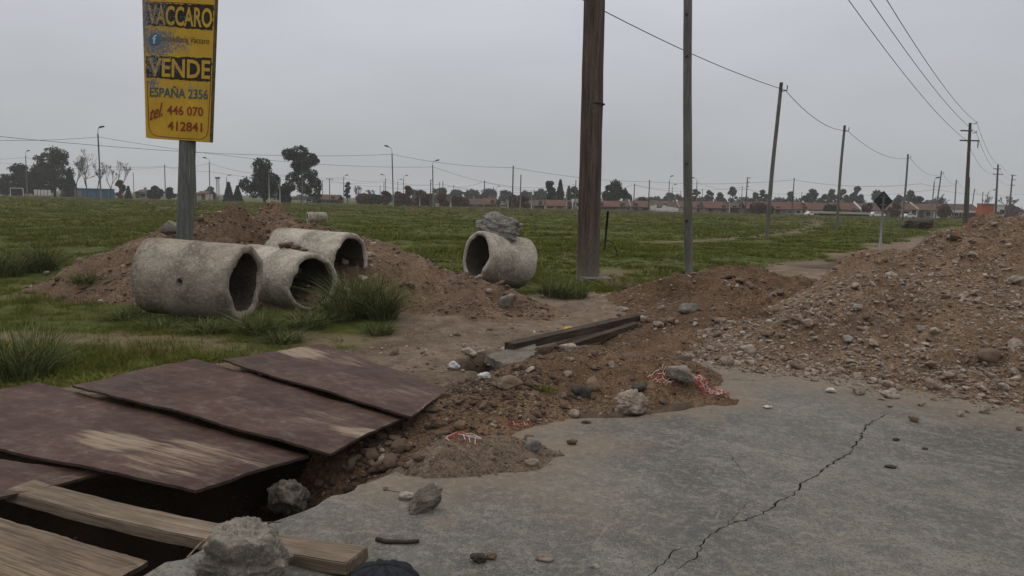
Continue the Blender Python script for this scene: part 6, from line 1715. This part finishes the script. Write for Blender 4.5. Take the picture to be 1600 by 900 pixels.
dw = lambda x, y: np.clip(dry_mask(x, y) * .7 + .05 + .25 * np.clip(fbm(x * .3, y * .3, seed=63), 0, 1), 0, 1) * (1 - dirt_mask(x, y))
grass_field('dry_grass', 'straw coloured dead grass', MAT['grass_dry'], [(4.2, 17, 16, 1.0, .7), (17, 40, 2.0, 1.8, 1.4)], pro, dw, 3)
rw = lambda x, y: np.clip(fbm(x * .05, y * .12, seed=64) * 1.2 + .3, 0, 1)
grass_field('dry_weeds', 'rusty dry weeds along the far side of the field', MAT['grass_dry'], [(85, 150, .22, 4.0, 4.2), (45, 85, .12, 2.4, 2.6)], pro_far, rw, 4)

def tuft(label, px, py, wpx, hpx, n, seed, mat='grass_tall', lean=.9, d=None, name='grass_tussock'):
    p = hit(px, py) if d is None else at(px, py, d)
    k = p.y / FPX; h = hpx * k * 1.15
    V, F = blade_mesh(int(n * 1.7), wpx * k * .36, h * .3, h * 1.05, .0055 * (1 + p.y / 14), seed, lean, 4)
    o = mk(name, V, F, MAT[mat]); o.location = p - Vector((0, 0, .03))
    return tag(o, label, 'grass clump', 'tall grass clumps')
tuft('tall wiry grass tussock at the left edge above the boards', 42, 588, 120, 95, 420, 1)
tuft('dark drooping grass tussock left of the earth heap', 64, 424, 62, 54, 420, 2)
tuft('dark grass tussock cut by the left picture edge', 6, 432, 70, 50, 380, 3)
tuft('low broad bladed clump at the left toe of the earth heap', 136, 440, 60, 26, 160, 4, lean=1.4)
tuft('tallest grass clump standing at the mouth of the rearmost pipe', 562, 494, 90, 84, 520, 5)
tuft('bushy grass clump right of the rearmost pipe mouth', 598, 498, 60, 66, 380, 6)
tuft('grass clump between the middle and rearmost pipe mouths', 528, 500, 60, 52, 320, 7)
tuft('grass clump under the mouth of the middle pipe', 480, 512, 70, 40, 300, 8, lean=1.3)
tuft('grass clump at the mouth of the largest pipe', 405, 520, 70, 46, 300, 9, lean=1.3)
tuft('grass fringe under the belly of the largest pipe, right half', 330, 518, 80, 30, 260, 10, lean=1.4)
tuft('grass fringe under the belly of the largest pipe, left half', 250, 512, 80, 28, 260, 11, lean=1.4)
tuft('grass clump at the left end of the largest pipe', 200, 500, 60, 34, 220, 12, lean=1.2)
tuft('low grass clump in front of the middle pipe', 445, 532, 70, 28, 240, 13, lean=1.5)
tuft('low grass clump at the right end of the tall grass', 590, 520, 60, 26, 220, 14, lean=1.5)
tuft('grass clump at the right end of the lone pipe', 868, 462, 64, 34, 320, 15)
tuft('grass clump between the lone pipe and the massive post', 898, 464, 50, 24, 240, 16)
tuft('yellowing grass clump at the foot of the massive post', 962, 452, 56, 24, 200, 17, 'grass_dry', 1.2)
tuft('small green grass tuft growing on the soil ridge', 851, 612, 26, 24, 46, 18, 'grass', .8)
tuft('grass tuft on the path below the road sign', 1297, 408, 22, 10, 60, 19, 'grass', .9)
tuft('grass along the back edge of the boards', 160, 598, 110, 20, 260, 20, 'grass', 1.4)
tuft('thin grass clump in front of the left boards', 300, 566, 100, 16, 220, 21, 'grass', 1.4)

# ------------------------------------------------------------------ damp autumn air
hm = bpy.data.materials.new('damp_air'); hm.use_nodes = True
ht = hm.node_tree; ht.nodes.clear(); ho = ht.nodes.new('ShaderNodeOutputMaterial'); hv_ = ht.nodes.new('ShaderNodeVolumePrincipled')
hv_.inputs['Color'].default_value = (.97, .975, .98, 1); hv_.inputs['Density'].default_value = HAZE; hv_.inputs['Anisotropy'].default_value = .2
ht.links.new(hv_.outputs[0], ho.inputs['Volume'])
m = MB(); m.box((0, 560, 15), (2600, 2000, 34)); tag(m.obj('haze', hm), kind='stuff')
